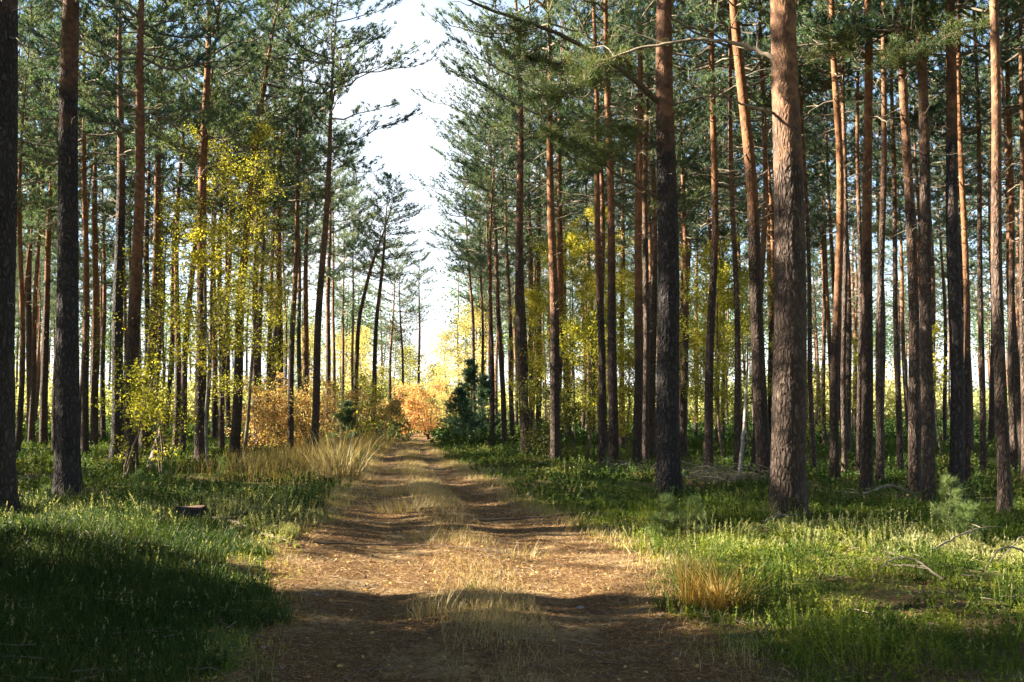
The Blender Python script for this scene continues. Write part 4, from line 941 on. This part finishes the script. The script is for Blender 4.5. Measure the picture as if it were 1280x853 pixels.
stick('fallen_branch', [(1172, 741), (1140, 736), (1108, 737), (1084, 744)], 0, .010, 'bleached thin branch arched in the sunny right heather', seed=2, arch=.16)
stick('fallen_branch', [(1300, 712), (1270, 716), (1245, 722), (1225, 728)], 0, .014, 'bleached branch poking in from the right edge, lower of two', seed=3, arch=.2, twigs=2)
stick('fallen_branch', [(1300, 694), (1272, 700), (1240, 714)], 0, .010, 'bleached branch poking in from the right edge, upper of two', seed=4, arch=.25, twigs=1)
stick('fallen_branch', [(1160, 700), (1195, 692), (1225, 682), (1240, 676)], 0, .012, 'short branch lying right below the pale silvery sapling', seed=5, arch=.15)
stick('fallen_branch', [(950, 672), (975, 668), (1000, 664)], 0, .012, 'twig lying at the foot of the largest trunk', seed=6, arch=.05)
stick('fallen_branch', [(258, 662), (290, 668), (325, 678), (362, 684)], 0, .03, 'dark root-like branch running from the stump to the track', 'hazel', seed=7, arch=.0, twigs=2)
stick('fallen_branch', [(395, 683), (470, 680), (560, 683), (640, 687)], 0, .012, 'thin stick lying across the sunlit track', 'hazel', seed=8, arch=.0, twigs=3)
stick('fallen_branch', [(600, 650), (640, 649), (700, 648), (745, 647)], 0, .02, 'dark stick lying at the right rim of the track', 'hazel', seed=9, arch=.0, twigs=3)
stick('fallen_branch', [(172, 624), (172, 600), (171, 590)], 0, .012, 'bare grey twig standing up behind the left bank', seed=10, hs=[.0, .25, .5], twigs=6)
stick('fallen_branch', [(188, 590), (200, 580), (212, 570)], 0, .09, 'dark broken trunk leaning behind the sparse bush', 'hazel', seed=11, hs=[.0, .9, 1.9], twigs=2, group='leaning dead wood')
stick('leaning_birch_pole', [(922, 606), (930, 598), (935, 592), (936, 590)], 0, .05, 'pale bare birch pole leaning by the bending reddish pine', 'birch', seed=12, hs=[0, 1.2, 2.4, 3.4], twigs=2, group='leaning dead wood')
def brush(px, py, n, rad, h, lab, seed):
    rg = np.random.default_rng(seed); D = gdepth(py); x = gx(px, D); mb = MB()
    for _ in range(n):
        c = rg.normal(size=3) * np.array([rad, rad * .5, 0]); c[2] = abs(rg.normal()) * h; a = rg.random() * 3.14; l = rg.uniform(.3, .9); s = np.linspace(-.5, .5, 6)
        d = np.array([math.cos(a), math.sin(a) * .6, rg.normal() * .25]); pts = c + d * (l * s)[:, None] + np.array([0, 0, .1]) * (1 - 4 * s[:, None] ** 2) * rg.random(); tube(mb, pts, rg.uniform(.004, .014) * (1 - (s + .5) * .6), 5)
    return tag(ob('brushwood_pile', mb.mesh('brushwood_pile', [M['dead']]), None, (x, D, gh(x, D) + .05)), lab, 'brushwood', 'brushwood piles')
brush(897, 606, 90, .45, .16, 'bleached brushwood heap between the two great trunks', 1)
brush(925, 608, 45, .35, .09, 'lower scatter of dry twigs right of the bleached brushwood heap', 2)
brush(790, 592, 60, .8, .05, 'flat scatter of dry sticks behind the great dark trunk on its left', 3)
def stone(px, py, s, lab, seed):
    rg = np.random.default_rng(seed); import bmesh
    bm = bmesh.new(); bmesh.ops.create_icosphere(bm, subdivisions=2, radius=s)
    for v in bm.verts: v.co = Vector((v.co.x * 1.2, v.co.y * .8, v.co.z * .6)) * (1 + .25 * mnoise.noise(v.co * 2.2 / s + Vector((seed, 0, 0))))
    me = bpy.data.meshes.new('stone'); bm.to_mesh(me); bm.free(); me.materials.append(M['stone'])
    D = gdepth(py); x = gx(px, D); tag(ob('stone', me, None, (x, D, gh(x, D) + s * .3)), lab, 'stone', 'stones on the track')
M['stone'] = plain('grey_stone', [(.12, .12, .12), (.30, .29, .28)], 30)
stone(724, 752, .03, 'small grey stone on the shaded right rut', 1)
stone(398, 738, .02, 'small grey stone on the shaded left rut', 2)
stone(334, 812, .015, 'tiny pale stone at the dark left edge of the track', 3)
def cone(px, py, seed):
    pass

# ------------------------------------------------------------------ thin morning haze
HAZE = 0
if HAZE:
    m, nt, out = newmat('haze'); pv = nt.nodes.new('ShaderNodeVolumePrincipled'); pv.inputs['Color'].default_value = (.93, .95, 1, 1); pv.inputs['Density'].default_value = HAZE; pv.inputs['Anisotropy'].default_value = .3
    nt.links.new(pv.outputs[0], out.inputs['Volume'])
    mb = MB(); x0, x1, y0, y1, z0, z1 = -620, 620, -320, 1220, -1.6, 23.5
    mb.add([(x0, y0, z0), (x1, y0, z0), (x1, y1, z0), (x0, y1, z0), (x0, y0, z1), (x1, y0, z1), (x1, y1, z1), (x0, y1, z1)], q=[[3, 2, 1, 0], [4, 5, 6, 7], [0, 1, 5, 4], [1, 2, 6, 5], [2, 3, 7, 6], [3, 0, 4, 7]])
    tag(ob('haze', mb.mesh('haze', [m], smooth=False)), 'thin pale haze in the air of the wood', kind='stuff')
    SC.cycles.volume_bounces = 0
# ------------------------------------------------------------------ light, sky
SUN_EL = 28.; SUN_AZ = 3.      # the sun stands to the left, a touch in front of the viewer
el = R(SUN_EL); th = math.pi - R(SUN_AZ)          # direction towards the sun, angle from +X
sd = Vector((math.cos(th) * math.cos(el), math.sin(th) * math.cos(el), math.sin(el)))
sun = bpy.data.lights.new('sun', 'SUN'); sun.energy = 5.; sun.angle = R(.5); sun.color = (1, .89, .70)
so = bpy.data.objects.new('sun', sun); COL.objects.link(so); so.rotation_euler = sd.to_track_quat('Z', 'Y').to_euler(); so.location = (-20, 10, 30)
w = bpy.data.worlds.new('World'); SC.world = w; w.use_nodes = True; nt = w.node_tree; nt.nodes.clear(); L = nt.links
out = N(nt, 'ShaderNodeOutputWorld'); bg = N(nt, 'ShaderNodeBackground'); bg.inputs[1].default_value = .05
sky = N(nt, 'ShaderNodeTexSky'); sky.sky_type = 'NISHITA'; sky.sun_disc = False; sky.sun_elevation = el
sky.sun_rotation = math.atan2(sd.x, sd.y); sky.air_density = 1.0; sky.dust_density = .6; sky.ozone_density = 1.6
tc = N(nt, 'ShaderNodeTexCoord')
# thin bright cloud over the end of the track and along the horizon
nz = N(nt, 'ShaderNodeTexNoise'); nz.inputs['Scale'].default_value = 3.2; nz.inputs['Detail'].default_value = 6; L.new(tc.outputs['Generated'], nz.inputs['Vector'])
sx = N(nt, 'ShaderNodeSeparateXYZ'); L.new(tc.outputs['Generated'], sx.inputs[0])
azd = N(nt, 'ShaderNodeVectorMath', operation='DOT_PRODUCT'); L.new(tc.outputs['Generated'], azd.inputs[0]); azd.inputs[1].default_value = tuple(Vector((-.10, .97, .20)).normalized())
c1 = math_(nt, 'MULTIPLY', math_(nt, 'SUBTRACT', azd.outputs['Value'], .970), 1 / .022, clamp=True)
c2 = math_(nt, 'MULTIPLY', math_(nt, 'SUBTRACT', .15, sx.outputs[2]), 1 / .12, clamp=True)
c2 = math_(nt, 'MULTIPLY', c2, math_(nt, 'MULTIPLY', math_(nt, 'SUBTRACT', sx.outputs[1], .55), 4., clamp=True))
cc = math_(nt, 'ADD', math_(nt, 'MAXIMUM', c1, c2), math_(nt, 'MULTIPLY', math_(nt, 'SUBTRACT', nz.outputs[0], .56), 1.5), clamp=True)
col = mixc(nt, cc, sky.outputs[0], (3.9, 4.1, 4.3))
L.new(col, bg.inputs[0]); L.new(bg.outputs[0], out.inputs[0])

# ------------------------------------------------------------------ camera and view
cam = bpy.data.cameras.new('camera'); cam.sensor_width = 36; cam.lens = F / 1280 * 36; cam.clip_end = 3000; cam.clip_start = .1
co = bpy.data.objects.new('camera', cam); COL.objects.link(co); co.location = (0, 0, CAMZ); co.rotation_euler = (math.pi / 2 + P, 0, 0)
SC.camera = co
vs = SC.view_settings; vs.view_transform = 'Standard'; vs.look = 'None'; vs.gamma = 1; vs.exposure = 3.0
SC.cycles.use_denoising = True
SC.cycles.max_bounces = 6; SC.cycles.diffuse_bounces = 3; SC.cycles.transmission_bounces = 4
SC.cycles.use_adaptive_sampling = True; SC.cycles.adaptive_threshold = .015
print('pines in view', NV, 'all', len(PINES))
